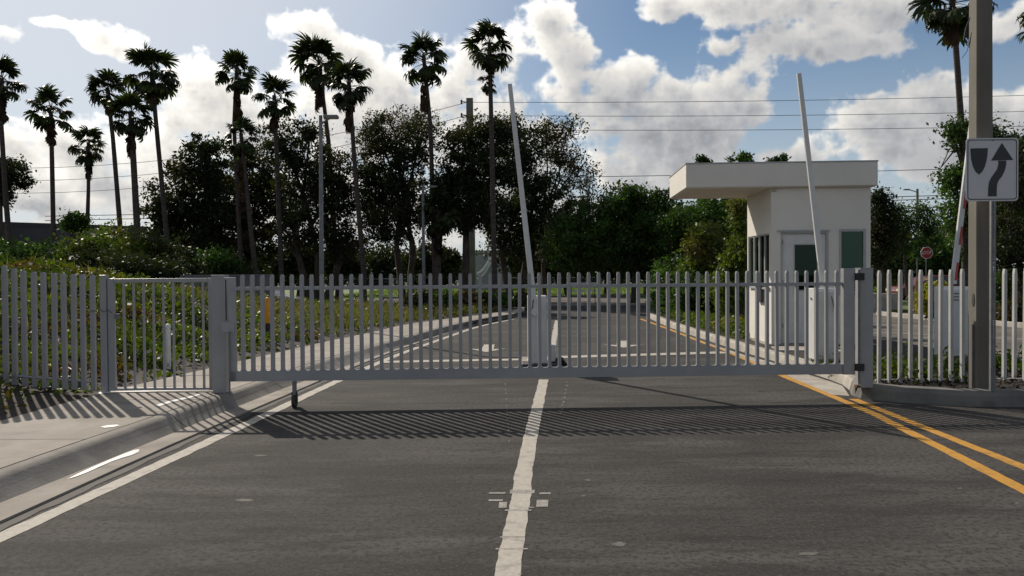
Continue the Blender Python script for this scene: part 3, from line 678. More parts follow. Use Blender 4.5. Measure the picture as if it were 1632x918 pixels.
lft = [(1591,256),(1591,262),(1589,270),(1584,277),(1579,284),(1576,291),(1575,300),(1574.5,313)]
rgt = [(1604,256),(1603.5,264),(1601,273),(1597,281),(1592,287),(1589.5,293),(1588.8,300),(1588.5,313)]
mb = MB().add([SP(1596.8,227.5,-.0025), SP(1579.3,256,-.0025), SP(1615,255,-.0025)], [(0, 1, 2)])
mb.add([SP(x, y, -.0025) for x, y in lft] + [SP(x, y, -.0025) for x, y in rgt], [(i, i+1, 9+i, 8+i) for i in range(7)]); mb.build('arrow_mark', M['sign_black'], sg)
for y in (311, 224.5):
    p = P(1582.5, y, YS); MB().tube([(p.x, YS-.006, p.z), (p.x, YS, p.z)], .006, 8).build('bolt', M['steel'], sg)
# perforated post: two flanges with web punched by holes (built as rungs)
xc = P(1583, 470, YS+.01).x; mb = MB()
mb.box(xc-.026, xc-.009, YS+.006, YS+.012, .15, sz1).box(xc+.009, xc+.026, YS+.006, YS+.012, .15, sz1).box(xc-.03, xc-.026, YS+.006, YS+.045, .15, sz1).box(xc+.026, xc+.03, YS+.006, YS+.045, .15, sz1)
z = .16
while z < sz1: mb.box(xc-.009, xc+.009, YS+.0062, YS+.0118, z, z+.013); z += .0254
mb.build('perforated_post', M['steel'], sg)

# ------------------------------------------------------------ barrier gates
def cabinet(t, x0, x1, y0, y1, z0, z1, m, slope=.05):
    MB().add([(x0,y0,z0),(x1,y0,z0),(x1,y1,z0),(x0,y1,z0),(x0,y0,z1-slope),(x1,y0,z1-slope),(x1,y0+slope,z1),(x0,y0+slope,z1),(x1,y1,z1),(x0,y1,z1)],
      [(3,2,1,0),(0,1,5,4),(4,5,6,7),(7,6,8,9),(2,3,9,8),(1,2,8,6,5),(3,0,4,7,9)]).build('cabinet', m, t, bevel=.012)
def arm_bar(a, b, w, d):
    a, b = Vector(a), Vector(b); t = (b-a).normalized(); s = Vector((0, 1, 0)).cross(t).normalized(); y = Vector((0, 1, 0))
    vs = [p + s*(w/2*i*k) + y*(d/2*j) for p, k in ((a, 1.15), (b, .85)) for i, j in ((-1,-1),(1,-1),(1,1),(-1,1))]
    return MB().add(vs, [(3,2,1,0),(4,5,6,7),(0,1,5,4),(1,2,6,5),(2,3,7,6),(3,0,4,7)])
Yb = 14.3
b1_ = thing('barrier_gate', 'white barrier cabinet on a dark island mid-road with its long arm raised', 'barrier gate', (P(857, 588, Yb).x, Yb, 0), 'raised barrier gates')
xa, xb = P(841, 500, Yb).x, P(871.5, 500, Yb).x; zt_ = P(856, 471.5, Yb).z
cabinet(b1_, xa, xb, Yb, Yb+.36, .13, zt_, M['white_metal'], .02)
MB().box(xa-.01, xb+.01, Yb-.008, Yb+.37, .115, .16).build('plinth_skirt', M['white_metal'], b1_)
xm = P(858, 500, Yb).x
MB().box(xm-.002, xm+.002, Yb-.004, Yb-.001, .2, zt_-.04).build('door_gap', M['dark_metal'], b1_)
MB().box(xb+.045, xb+.155, Yb+.05, Yb+.40, .13, .42).build('counterweight_box', M['white_metal'], b1_, bevel=.01)
arm_bar(P(853, 500, Yb-.07), P(812.5, 134, Yb-.07), .088, .06).build('arm', M['white_metal'], b1_, bevel=.006)
MB().tube([P(853, 497, Yb-.12), P(853, 497, Yb)], .07, 16).build('arm_hub', M['white_metal'], b1_, smooth=True)
MB().tube([P(850,478,Yb-.11), P(848,492,Yb-.11), P(849,500,Yb-.05)], .008, 6).tube([P(858,478,Yb-.11), P(862,488,Yb-.11), P(860,498,Yb-.05)], .008, 6).build('arm_strap', M['dark_metal'], b1_)
ix0, ix1 = P(831, 588, 14.2).x, P(889, 588, 14.2).x
MB().box(ix0, ix1, 14.15, 15.0, -.02, .115).build('island_plinth', M['dark_metal'], b1_, bevel=.02)
MB().box(ix0+.02, ix1-.1, 14.5, 15.3, .10, .125).build('plinth_top', M['concrete'], b1_)
rp = P(893, 588, 14.2); mb = MB()
for k in range(6): mb.tube([(rp.x-.08+.03*k, 14.25+.05*(k % 3), .02), (rp.x-.05+.02*k, 14.3+.04*k, .17+.02*(k % 2)), (rp.x+.01+.02*k, 14.35, .22-.03*k)], .03, 6)
mb.build('rubber_block', M['black'], b1_)
def barrier(name, label, x0, x1, yt, yb, Y, base_z, arm, pivot, col_m, tape=None):
    t = thing('barrier_gate', label, 'barrier gate', (P((x0+x1)/2, yb, Y).x, Y, base_z), 'raised barrier gates')
    a, b = P(x0, yt, Y).x, P(x1, yt, Y).x
    cabinet(t, a, b, Y, Y+.34, base_z, P(x0, yt, Y).z, col_m, .06)
    MB().box(a-.03, b+.03, Y-.03, Y+.37, base_z-.05, base_z+.02).build('base_plate', M['concrete'], t)
    return t
b2 = barrier('', 'white barrier cabinet beside the guard booth with its plain arm raised', 1297.6, 1333.5, 459.5, 573, 14.0, .16, None, None, M['white_metal'])
arm_bar(P(1315, 482, 14.42), P(1273, 117, 14.42), .088, .06).build('arm', M['white_metal'], b2, bevel=.006)
MB().tube([P(1315, 478, 14.35), P(1315, 478, 14.48)], .07, 14).build('arm_hub', M['white_metal'], b2, smooth=True)
MB().tube([P(1318,474,13.97), P(1316,484,13.96), P(1318,497,13.97)], .010, 6).tube([P(1325,472,13.97), P(1328,484,13.96), P(1331,497,13.97)], .008, 6).build('lock_handle', M['dark_metal'], b2)
p2 = P(1293.5, 476, 14.1); MB().tube([(p2.x-.012, 14.12, p2.z), (p2.x+.01, 14.12, p2.z)], .02, 10).build('lock', M['steel'], b2)
b3 = barrier('', 'grey barrier cabinet behind the right fence with its red and white arm raised', 1504, 1547, 457, 568, 14.6, .14, None, None, M['white_metal'])
aa, bb = P(1519, 452, 14.95), P(1549, 195, 14.95)
arm_bar(aa, bb, .09, .05).build('arm', M['white_metal'], b3)
u_ = (bb-aa); n = 9
for i in range(n):
    if i % 2 == 0:
        q0 = aa + u_*(i/n + .02); q1 = aa + u_*((i+1)/n + .02); off_ = Vector((.028, -.027, 0)); arm_bar(q0+off_, q1+off_, .045, .004).build('red_tape', M['arm_red'], b3)
for k in range(3):
    p = P(1525+0, 468 + k*5, 14.58); MB().box(p.x-.045, p.x+.045, 14.59, 14.597, p.z-.008, p.z+.008).build('vent_slot', M['dark_metal'], b3)

# ------------------------------------------------------------ guard booth
th = R(-3.2)
bo = G(1229.5, 549, .16); bx = Vector((math.cos(th), math.sin(th), 0)); by = Vector((-bx.y, bx.x, 0)); BW, BD, BH = 2.03, 2.15, 3.43
gb = thing('guard_booth', 'white stucco guard booth with flat cantilevered roof beside the gate', 'guard booth', (bo.x, bo.y, .15))
WZ0, WZ1 = 1.36, 2.50
def BB(x0, x1, y0, y1, z0, z1): return MB().obox(bo, bx, by, x0, x1, y0, y1, z0, z1)
def wall(name, pieces, m=M['stucco']):
    mb = MB()
    for q in pieces: mb.obox(bo, bx, by, *q)
    return mb.build(name, m, gb)
T = .12
# front wall with a door and a window; side and back walls with window bands
dX0, dX1, dZ1 = .19, 1.17, 2.52; wX0, wX1 = 1.385, 1.935; wz0, wz1 = 1.22, 2.56
wall('front_wall', [(0, dX0, 0, T, .17, BH), (dX1, wX0, 0, T, .17, BH), (wX1, BW, 0, T, .17, BH), (dX0, dX1, 0, T, dZ1, BH), (wX0, wX1, 0, T, wz1, BH), (wX0, wX1, 0, T, .17, wz0)])
wl_ = wall('left_wall', [(0, T, T, BD, .17, WZ0), (0, T, T, BD, WZ1, BH), (0, T, T, T+.06, WZ0, WZ1), (0, T, BD-.08, BD, WZ0, WZ1)])
wall('right_wall', [(BW-T, BW, T, BD, .17, WZ0), (BW-T, BW, T, BD, WZ1, BH), (BW-T, BW, T, T+.3, WZ0, WZ1), (BW-T, BW, BD-.3, BD, WZ0, WZ1)])
wall('back_wall', [(T, BW-T, BD-T, BD, .17, WZ0), (T, BW-T, BD-T, BD, WZ1, BH), (T, T+.2, BD-T, BD, WZ0, WZ1), (BW-T-.1, BW-T, BD-T, BD, WZ0, WZ1)])
BB(-.12, BW+.1, -.10, BD+.1, .12, .172).build('floor_slab', M['concrete'], gb, bevel=.01)
BB(T, BW-T, T, BD-T, 2.62, 2.68).build('ceiling', M['inside'], gb)
# roof: fascia box, soffit
rx0 = -1.78; rf0, rf1 = -.13, BD+.22
BB(rx0, BW+.10, rf0, rf1, BH+.02, BH+.51).build('roof', M['stucco'], gb, bevel=.012)
BB(rx0+.03, BW+.07, rf0+.03, rf1-.03, BH+.002, BH+.019).build('soffit', M['soffit'], gb)
BB(rx0-.01, BW+.11, rf0-.01, rf1+.01, BH+.51, BH+.535).build('roof_edge_trim', M['trim'], gb)
BB(rx0+.12, BW-.02, rf0+.12, rf1-.12, BH+.536, BH+.55).build('roof_membrane', M['roofm'], gb)
p = bo + bx*.05 + by*.0; MB().obox(bo, bx, by, .02, .10, -.05, -.004, BH-.07, BH-.02).build('camera_housing', M['trim'], gb, bevel=.008)
# door
dr = BB(dX0+.045, dX1-.045, .035, .075, .18, 1.30).obox(bo, bx, by, dX0+.045, dX0+.30, .035, .075, 1.30, 2.24).obox(bo, bx, by, dX1-.22, dX1-.045, .035, .075, 1.30, 2.24).obox(bo, bx, by, dX0+.045, dX1-.045, .035, .075, 2.24, 2.47).build('door', M['white_metal'], gb, bevel=.003)
WL[dr] = WL[gb].copy()
BB(dX0+.30, dX1-.22, .05, .058, 1.30, 2.24).build('pane', M['glass_dark'], dr, org=WL[gb])
BB(dX0+.28, dX1-.20, .026, .034, 2.24, 2.265).obox(bo, bx, by, dX0+.28, dX1-.20, .026, .034, 1.275, 1.30).obox(bo, bx, by, dX0+.28, dX0+.30, .026, .034, 1.30, 2.24).obox(bo, bx, by, dX1-.22, dX1-.20, .026, .034, 1.30, 2.24).build('glazing_bead', M['trim'], dr, org=WL[gb])
BB(dX1-.15, dX1-.10, -.02, .034, 1.0, 1.06).build('handle', M['steel'], dr, org=WL[gb])
BB(dX0, dX0+.043, -.008, T-.002, .175, dZ1-.045).obox(bo, bx, by, dX1-.043, dX1, -.008, T-.002, .175, dZ1-.045).obox(bo, bx, by, dX0, dX1, -.008, T-.002, dZ1-.044, dZ1).build('door_frame', M['trim'], gb)
BB(dX0-.07, dX1+.03, -.035, -.009, dZ1-.005, dZ1+.03).build('drip_cap', M['trim'], gb)
for z in (.5, 1.4, 2.25): BB(dX0+.028, dX0+.05, -.016, -.0085, z, z+.10).build('hinge', M['steel'], gb)
# front window
fw = BB(wX0, wX0+.05, -.006, T-.01, wz0, wz1).obox(bo, bx, by, wX1-.05, wX1, -.006, T-.01, wz0, wz1).obox(bo, bx, by, wX0+.05, wX1-.05, -.006, T-.01, wz1-.05, wz1).obox(bo, bx, by, wX0+.05, wX1-.05, -.006, T-.01, wz0, wz0+.05).build('window', M['trim'], gb)
WL[fw] = WL[gb].copy()
BB(wX0+.05, wX1-.05, .03, .036, wz0+.05, wz1-.05).build('pane', M['glass_green'], fw, org=WL[gb])
BB(wX0-.02, wX1+.02, -.03, -.007, wz0-.03, wz0).build('sill', M['trim'], gb)
# left window band: four panes
n = 4; y0_, y1_ = T+.06, BD-.08
for i in range(n):
    a = y0_ + (y1_-y0_)*i/n; b = y0_ + (y1_-y0_)*(i+1)/n
    w = BB(.02, T-.02, a, a+.03, WZ0, WZ1).obox(bo, bx, by, .02, T-.02, b-.03, b, WZ0, WZ1).obox(bo, bx, by, .02, T-.02, a+.03, b-.03, WZ1-.03, WZ1).obox(bo, bx, by, .02, T-.02, a+.03, b-.03, WZ0, WZ0+.03).build('window', M['trim'], gb)
    WL[w] = WL[gb].copy(); BB(.05, .056, a+.03, b-.03, WZ0+.03, WZ1-.03).build('pane', M['glass_dark'], w, org=WL[gb])
BB(-.05, -.003, T-.02, BD-.3, WZ0-.05, WZ0-.005).build('sill', M['trim'], gb)
for (u0, u1, v, fx) in ((T+.3, BD-.3, 'r', 0), (T+.2, BW-T-.1, 'b', 0)):
    q = (BW-.06, BW-.054, u0, u1) if v == 'r' else (u0, u1, BD-.06, BD-.054)
    BB(*q, WZ0, WZ1).build('pane', M['glass_dark'], gb)
BB(.5, 1.7, .9, 1.4, 1.0, 1.05).obox(bo, bx, by, .52, .58, .95, 1.35, .172, 1.0).obox(bo, bx, by, 1.62, 1.68, .95, 1.35, .172, 1.0).build('desk', M['inside'], gb)
mbx = bo + bx*(-.03) + by*.38
ml = thing('mailbox', 'slim black letter box on the sunlit left wall of the guard booth', 'letter box', (mbx.x, mbx.y, 1.0))
BB(-.07, -.004, .62, .98, 1.02, 1.42).build('box', M['dark_metal'], ml, bevel=.01)
BB(-.09, -.072, .60, 1.0, 1.38, 1.44).build('lid', M['black'], ml, bevel=.005)
sn = thing('bed_divider', 'pale concrete strip between the mulch patches in front of the booth', 'concrete strip', tuple(G(1250, 556, .16)))
q = [G(x, y, .16) for x, y in ((1229,553),(1290,552),(1345,554),(1345,561),(1290,559),(1240,559))]
MB().prism(q, .13, .172).build('strip', M['kerb_pale'], sn)

# ------------------------------------------------------------ small things on the bank
def on_bank(px, py, Y): p = P(px, py, Y); return Vector((p.x, Y, bank_z(Y, p.x)))
YM = 18.0
q = P(427, 498, YM); gz = bank_z(YM, q.x)
um = thing('utility_marker', 'yellow round-topped utility marker post standing in the bank plants', 'marker post', (q.x, YM, gz))
zt_ = P(427, 474, YM).z; zm = P(427, 515, YM).z; zl = min(gz, P(427, 524, YM).z)
MB().lathe((q.x, YM, 0), [(.056, zm), (.056, zt_-.05), (.05, zt_-.02), (.03, zt_), (.005, zt_+.005)], 16).build('sleeve', M['yellow'], um, smooth=True)
MB().lathe((q.x, YM, 0), [(.058, zl-.15), (.058, zm-.001)], 16).build('base', M['black'], um, smooth=True)
q = P(268, 550, 13.2); gz = bank_z(13.2, q.x)
wm = thing('white_pipe', 'short white plastic pipe with a domed cap behind the pedestrian gate', 'pipe', (q.x, 13.2, gz))
zt_ = P(268, 519, 13.2).z
MB().lathe((q.x, 13.2, 0), [(.040, gz-.1), (.040, zt_-.04)], 14).build('pipe', M['pvc'], wm, smooth=True)
MB().lathe((q.x, 13.2, 0), [(.046, zt_-.039), (.046, zt_), (.03, zt_+.025), (.004, zt_+.03)], 14).build('cap', M['pvc'], wm, smooth=True)
# grey slatted screen behind the bank
ys = 26.0; s0, s1 = P(288, 440, ys), P(436, 437, ys)
es = thing('screen_fence', 'grey solid panel screen behind the bank left of centre', 'fence', ((s0.x+s1.x)/2, ys, 0))
for i in range(5):
    a = s0.x + (s1.x-s0.x)*i/5; MB().box(a+.01, a+(s1.x-s0.x)/5-.01, ys-.02, ys+.02, .1, s1.z-.06).build('panel', M['screen'], es)
MB().box(s0.x, s1.x, ys-.04, ys+.04, s1.z-.058, s1.z).build('top_rail', M['screen'], es)
for i in range(6):
    a = s0.x + (s1.x-s0.x)*i/5; MB().box(a-.03, a+.03, ys-.05, ys-.021, 0, s1.z-.06).build('post', M['screen'], es)

# ------------------------------------------------------------ street lights, utility pole, wires
def streetlight(label, px, yt, Y, side, zb_, arm_px, r0, lens=True, m=M['steel']):
    p = P(px, yt, Y); b = P(px+1.5, 440, Y); t = thing('street_lamp', label, 'street lamp', (b.x, Y, zb_), 'street lamps')
    MB().tube([(b.x, Y, zb_), (p.x, Y, p.z)], [r0*1.15, r0*.8], 12).build('pole', m, t, smooth=True)
    e = P(px+side*arm_px, yt+2, Y)
    MB().tube([(p.x, Y, p.z-.25), ((p.x+e.x)/2, Y, p.z-.08), (e.x - side*.25, Y, p.z-.05)], .035, 8).build('arm', m, t)
    xa_, xb_ = sorted((e.x - side*.42, e.x)); MB().box(xa_, xb_, Y-.13, Y+.13, p.z-.09, p.z).build('lamp_head', m, t, bevel=.02)
    if lens: MB().box(xa_+.04, xb_-.03, Y-.10, Y+.10, p.z-.10, p.z-.091).build('lens', M['lens'], t)
    return t
streetlight('tallest grey street lamp standing on the bank left of centre', 511, 184, 24, 1, .6, 28, .065)
streetlight('thin grey street lamp among the trees beside a dense low palm', 674, 296, 45, 1, 0, 22, .09)
streetlight('dark street lamp with its arm to the left, right of the guard booth', 1462, 301, 60, -1, 0, 22, .11)
YU = 75
up = thing('utility_pole', 'thick concrete utility pole rising above the central trees', 'utility pole', (P(748, 440, YU).x, YU, 0))
pu = P(748.5, 157, YU); wu = .30
xb_ = P(751, 440, YU).x
vs = [(xb_+i*wu*1.35, YU+j*wu*1.35, 0) for i, j in ((-1,-1),(1,-1),(1,1),(-1,1))] + [(pu.x+i*wu, YU+j*wu, pu.z) for i, j in ((-1,-1),(1,-1),(1,1),(-1,1))]
MB().add(vs, [(3,2,1,0),(4,5,6,7),(0,1,5,4),(1,2,6,5),(2,3,7,6),(3,0,4,7)]).build('shaft', M['pole'], up)
for y in (163, 184, 206):
    p = P(744, y, YU); MB().tube([(pu.x-.3, YU, p.z), (pu.x-.75, YU-.1, p.z+.05)], .05, 6).tube([(pu.x-.75, YU-.1, p.z-.2), (pu.x-.75, YU-.1, p.z+.2)], .08, 8).build('insulator', M['dark_metal'], up)
def sag(a, b, s, n=14): return [a.lerp(b, i/n) - Vector((0, 0, s*4*(i/n)*(1-i/n))) for i in range(n+1)]
for k, (yl, ym, yr) in enumerate(((242, 163, 143), (262, 184, 170), (281, 206, 194))):
    a = P(-160, yl+22, YU); m_ = P(744, ym, YU); b = P(1900, yr, YU)
    o = MB().tube(sag(a, m_, 2.2) + sag(m_, b, .35)[1:], .024, 5).build('power_line', M['wire'], org=m_)
    tag(o, ['uppermost wire carried on the central concrete utility pole', 'middle wire carried on the central concrete utility pole', 'lowest wire carried on the central concrete utility pole'][k], 'power line', 'wires on the central pole')
o = MB().tube(sag(P(740, 284, 88), P(1900, 256, 88), .3), .035, 5).build('power_line', M['wire'], org=P(740, 284, 88)); tag(o, 'single low wire passing just behind the booth roof', 'power line')
for k, (a_, b_) in enumerate(((312, 307.5), (317.5, 312.5), (331, 326), (335, 330))):
    a = P(1392, a_, 120); b = P(1900, b_-8, 120); a0 = a - (b-a)*2.6
    o = MB().tube(sag(a0, b, .3), .06, 5).build('power_line', M['wire'], org=a0)
    tag(o, ['first', 'second', 'third', 'lowest'][k] + ' from the top of the low wires beside the lamp right of the booth', 'power line', 'low wires right of the booth')

# ------------------------------------------------------------ far structures
bl = thing('far_building', 'long low grey flat-roofed building behind the bushes at the left', 'building', (-42, 66, 0))
a = P(-120, 350, 58); b = P(225, 362, 68); a.z = b.z = 0; uu = (b-a).normalized(); vv_ = Vector((-uu.y, uu.x, 0)); LL = (b-a).length; HB = 5.75
MB().obox(a, uu, vv_, 0, LL, 0, 14, 0, HB-1.5).build('wall', M['building'], bl)
MB().obox(a, uu, vv_, -.3, LL+.3, -.35, 14.3, HB-1.5, HB).build('roof', M['roofm'], bl)
MB().obox(a, uu, vv_, -.35, LL+.35, -.4, -.352, HB-.25, HB+.05).build('fascia', M['dark_metal'], bl)
k = 0
while 1.2+k*3 < LL-2:
    w = MB().obox(a, uu, vv_, 1.2+k*3, 3.2+k*3, -.06, -.003, 1.2, 3.2).build('window', M['trim'], bl)
    MB().obox(a, uu, vv_, 1.3+k*3, 3.1+k*3, -.09, -.062, 1.3, 3.1).build('pane', M['bglass'], w, org=WL[w]); k += 1
for px, yy in ((62, 348), (90, 350)):
    pass
a = P(757, 440, 82); b = P(812, 440, 82); ztp = P(785, 399, 82).z
sh_ = thing('storage_building', 'small pale building with a curved white canopy seen between the trunks', 'building', ((a.x+b.x)/2, 82, 0))
MB().box(a.x, b.x, 82, 88, 0, ztp-.25).build('wall', mat('far_shed_wall', (.30, .31, .33), (.25, .26, .28), 1, .8), sh_)
MB().box(a.x-.2, b.x+.2, 81.8, 88.2, ztp-.25, ztp).build('roof', M['trim'], sh_)
pts = [P(760 + 22*t, 436 - 26*t**1.8, 81) for t in np.linspace(0, 1, 8)]
MB().tube(pts, .16, 6).tube([p - Vector((0, 0, .5)) for p in pts], .1, 6).build('canopy_edge', M['pvc'], sh_)
# chain-link fence along the lawn
cf = thing('chain_link_fence', 'thin far wire fence running along the back of the lawn', 'fence', (0, 104, 0))
a, b = P(430, 442, 104), P(1060, 442, 104); zf = P(745, 443.5, 104).z; n = 26
MB().tube([(a.x, 104, zf), (b.x, 104, zf)], .04, 5).build('top_rail', M['steel'], cf)
for i in range(n): x = a.x + (b.x-a.x)*i/(n-1); MB().tube([(x, 104, 0), (x, 104, zf+.05)], .04, 5).build('post', M['steel'], cf)
mb = MB(); x = a.x
while x < b.x: mb.add([(x, 104.03, 0), (x+.02, 104.03, 0), (x+.02+zf, 104.03, zf), (x+zf, 104.03, zf)], [(0, 1, 2, 3)]).add([(x+zf, 104.05, 0), (x+zf+.02, 104.05, 0), (x+.02, 104.05, zf), (x, 104.05, zf)], [(0, 1, 2, 3)]); x += .35
o = mb.build('wire_mesh', M['steel'], cf); o['kind'] = 'stuff'
# barricade
yb_ = 45; a, b = P(907, 452, yb_), P(950, 452, yb_)
br = thing('barricade', 'white folding barricade standing on the far street', 'barricade', ((a.x+b.x)/2, yb_, 0))
MB().box(a.x, b.x, yb_-.03, yb_+.03, P(930,455,yb_).z, P(930,450,yb_).z).build('top_board', M['pvc'], br)
MB().box(a.x+.05, b.x-.05, yb_-.03, yb_+.03, P(930,465,yb_).z, P(930,462,yb_).z).build('lower_board', M['pvc'], br)
for x in (a.x+.1, a.x+.55, b.x-.5, b.x-.1): MB().tube([(x, yb_-.04, P(930,456,yb_).z), (x+.02, yb_-.3, 0)], .02, 6).build('leg', M['dark_metal'], br)
# red stop sign far right
ysn = 27.5; c = P(1477, 403, ysn); r8 = .215
st = thing('stop_sign', 'red octagonal stop sign half hidden against the trees at the right', 'sign', (c.x, ysn, 0))
o8 = [(c.x + r8*math.cos(R(22.5+45*i+8)), c.z + r8*math.sin(R(22.5+45*i+8))) for i in range(8)]; i8 = [(c.x + (x-c.x)*.9, c.z + (z-c.z)*.9) for x, z in o8]
slabxz(o8, ysn, ysn+.01).build('panel', M['sign_white'], st); slabxz(i8, ysn-.005, ysn-.001).build('face', M['sign_red'], st)
fc = bpy.data.curves.new('stop_text', 'FONT'); fc.body = 'STOP'; fc.size = .15; fc.align_x = 'CENTER'; fc.align_y = 'CENTER'; fc.extrude = .002; fc.offset = .001
fo = bpy.data.objects.new('tmp', fc); col.objects.link(fo); dg = bpy.context.evaluated_depsgraph_get(); tm_ = bpy.data.meshes.new_from_object(fo.evaluated_get(dg)); bpy.data.objects.remove(fo)
tm_.materials.clear(); tm_.materials.append(M['sign_white']); to = link('lettering', tm_, st, (c.x, ysn-.01, c.z), (R(90), -R(8), 0))
MB().tube([(c.x, ysn+.04, 0), (c.x, ysn+.04, c.z+.15)], .018, 6).build('post', M['steel'], st)
sp_ = P(1461.5, 411, 30); t = thing('thin_post', 'thin dark upright post beside the leaning timber stakes', 'post', (sp_.x, 30, .1)); MB().tube([(sp_.x, 30, .1), (sp_.x, 30, sp_.z)], .025, 6).build('shaft', M['steel'], t)
stk = thing('tree_stakes', 'bundle of leaning yellow timber stakes at the foot of a young tree', 'stakes', (P(1457, 480, 29).x, 29, .1), None)
for dx, dx2 in ((-4, 2), (0, 3), (4, 4), (8, 3)):
    a = P(1455+dx, 492, 29); a.z = .1; b = P(1459+dx2, 447, 29 + dx*.05); MB().tube([a, b], .03, 6).build('stake', M['wood'], stk)
a, b = P(1392, 468, 33), P(1431, 470, 33)
lw = thing('low_wall', 'low pale concrete wall seen between the pickets right of the hinge post', 'wall', ((a.x+b.x)/2, 33, 0)); MB().box(a.x-.5, b.x, 33, 33.25, 0, a.z).build('wall_block', M['kerb_pale'], lw, bevel=.02)
# cars
def car(label, x0, L_, Y, z0, paint, flip=1):
    t = thing('parked_car', label, 'car', (x0+L_/2, Y, z0)); k = L_/4.5
    prof = [(0,.30),(.02,.62),(.25,.80),(1.05,.92),(1.75,1.38),(2.9,1.42),(3.75,1.02),(4.35,.95),(4.48,.62),(4.45,.28)]
    def tr(p, y, s=1): return (x0 + (p[0] if flip > 0 else 4.5-p[0])*k, Y+y, z0+p[1]*1.0)
    n = len(prof); vs = [tr(p, -.78 if p[1] > 1.2 else -.88) for p in prof] + [tr(p, .78 if p[1] > 1.2 else .88) for p in prof]
    fs = [tuple(range(n))[::-1], tuple(range(n, 2*n))] + [(i, (i+1) % n, n+(i+1) % n, n+i) for i in range(n)]
    MB().add(vs, fs).build('body', paint, t, bevel=.05)
    for q in ([(1.30,.97),(1.80,1.32),(2.30,1.35),(2.30,.98)], [(2.36,.98),(2.36,1.35),(2.86,1.36),(3.45,1.04)]):
        for s in (-1, 1): MB().add([tr(p, s*(.895 - (p[1]-.95)*.22)) for p in q], [(0, 1, 2, 3)]).build('side_window', M['bglass'], t)
    for q in (.85, 3.55):
        for s in (-1, 1):
            c_ = tr((q, .32), s*.80); w = MB().tube([(c_[0], c_[1]-.1, c_[2]), (c_[0], c_[1]+.1, c_[2])], .32, 18).build('wheel', M['tyre'], t)
            MB().tube([(c_[0], c_[1]-.115, c_[2]), (c_[0], c_[1]+.115, c_[2])], .19, 12).build('rim', M['chrome'], w, org=WL[w])
    for s in (-1, 1): c_ = tr((.06, .66), s*.66); MB().box(c_[0]-.05, c_[0]+.06, c_[1]-.15, c_[1]+.15, c_[2]-.06, c_[2]+.06).build('headlight', M['lens'], t)
    return t
car('dark red parked car behind the pickets at the right', P(1421, 460, 44).x, 4.4, 44, -.02, M['car_red'])
car('white parked car behind the bank, its roof just above the gate rail', P(424, 460, 42).x-2.4, 4.3, 42, -.32, M['car_white'], -1)

# ------------------------------------------------------------ vegetation
def crown_points(ells, Y, n, rs, shell=.55):
    w = np.array([e[2]*e[3] for e in ells], float); w /= w.sum(); idx = rs.choice(len(ells), n, p=w); out = np.zeros((n, 3))
    for i in range(n):
        ex = ells[idx[i]]; c = P(ex[0], ex[1], Y); rx = ex[2]/F*Y; rz = ex[3]/F*Y; dv = rs.normal(size=3); dv /= np.linalg.norm(dv); r = rs.uniform(shell**3, 1)**(1/3) if rs.uniform() < .7 else rs.uniform(.1, .9)
        out[i] = (c.x + dv[0]*rx*r, Y + dv[1]*min(rx, 3.2)*r, c.z + dv[2]*rz*r)
    return out
def tree(label, px, Y, ells, m, nclump=110, per=95, size=.22, cr=.55, trunk_r=.2, seed=1, fork=.3, group=None, kindname='broadleaf_tree', limbs=True, stems=1, zb_=0., twigs=1.0, cat='tree', dy=None):
    rs = np.random.default_rng(seed); b = P(px, 440, Y); t = thing(kindname, label, cat, (b.x, Y, zb_), group)
    cl_ = crown_points(ells, Y, nclump, rs); zlo = cl_[:, 2].min()
    cen = [P(e[0], e[1], Y) for e in ells]
    rad = cr*rs.uniform(.55, 1.35, (nclump, 1))
    if limbs and Y < 52 and m is not M['leaf_brown']: size *= .82
    rad = rad*1.08; per = int(per*1.45) if (limbs and Y < 60) else per
    i = rs.integers(0, nclump, nclump*per)
    off = rs.normal(size=(nclump*per, 3))*.5; off[:, 2] *= .75
    C = cl_[i] + off*rad[i]
    me = fast_mesh('crown', leaf_quads(C - np.array([b.x, Y, zb_]), size, .5, rs=rs), 4, m); link('crown', me, t, (b.x, Y, zb_))
    mb = MB()
    if limbs:
        top = max(c.z for c in cen); zf = zb_ + (np.mean([c.z for c in cen]) - zb_)*fork*1.6
        for s in range(stems):
            bx_ = b.x + (s-(stems-1)/2)*.45; bow = rs.uniform(-.3, .3)
            fk = Vector((b.x + (s-(stems-1)/2)*1.3 + bow, Y, zf)); base = Vector((bx_, Y, zb_-.1))
            mb.tube([base, base.lerp(fk, .5) + Vector((bow*.4, 0, 0)), fk], [trunk_r*1.2, trunk_r*.9, trunk_r*.75], 8)
            for ci, c in enumerate(cen):
                if (stems > 1 and ci % stems != s) or c.z < fk.z + .8: continue
                mid = fk.lerp(c, .55) + Vector(tuple(rs.normal(size=3)*.35)); mb.tube([fk, mid, c + Vector((0, 0, .1))], [trunk_r*.62, trunk_r*.4, trunk_r*.22], 6)
        k = 0
        for q in cl_[:int(nclump*twigs)]:
            q = Vector(q); c = min(cen, key=lambda c: (c-q).length); st_ = c.lerp(fk if len(cen) < 2 else c, 0) + Vector((0, 0, -.4)); md = st_.lerp(q, .5) + Vector(tuple(rs.normal(size=3)*.2)) - Vector((0, 0, .15))
            mb.tube([st_, md, q + (q-md)*.25], [trunk_r*.20, trunk_r*.13, .012], 4, cap=False)
    else:
        for q in cl_[::3]: mb.tube([(b.x + rs.normal()*.15, Y + rs.normal()*.15, zb_), ((q[0]+b.x)/2, (q[1]+Y)/2, q[2]*.5+zb_*.5), tuple(q)], [.03, .02, .008], 4, cap=False)
    mb.build('trunk' if limbs else 'stems', M['bark'], t); return t
D_, G_, B_, Br = M['leaf_dark'], M['leaf_green'], M['leaf_bush'], M['leaf_brown']
TG = 'dark broadleaf trees behind the gate'
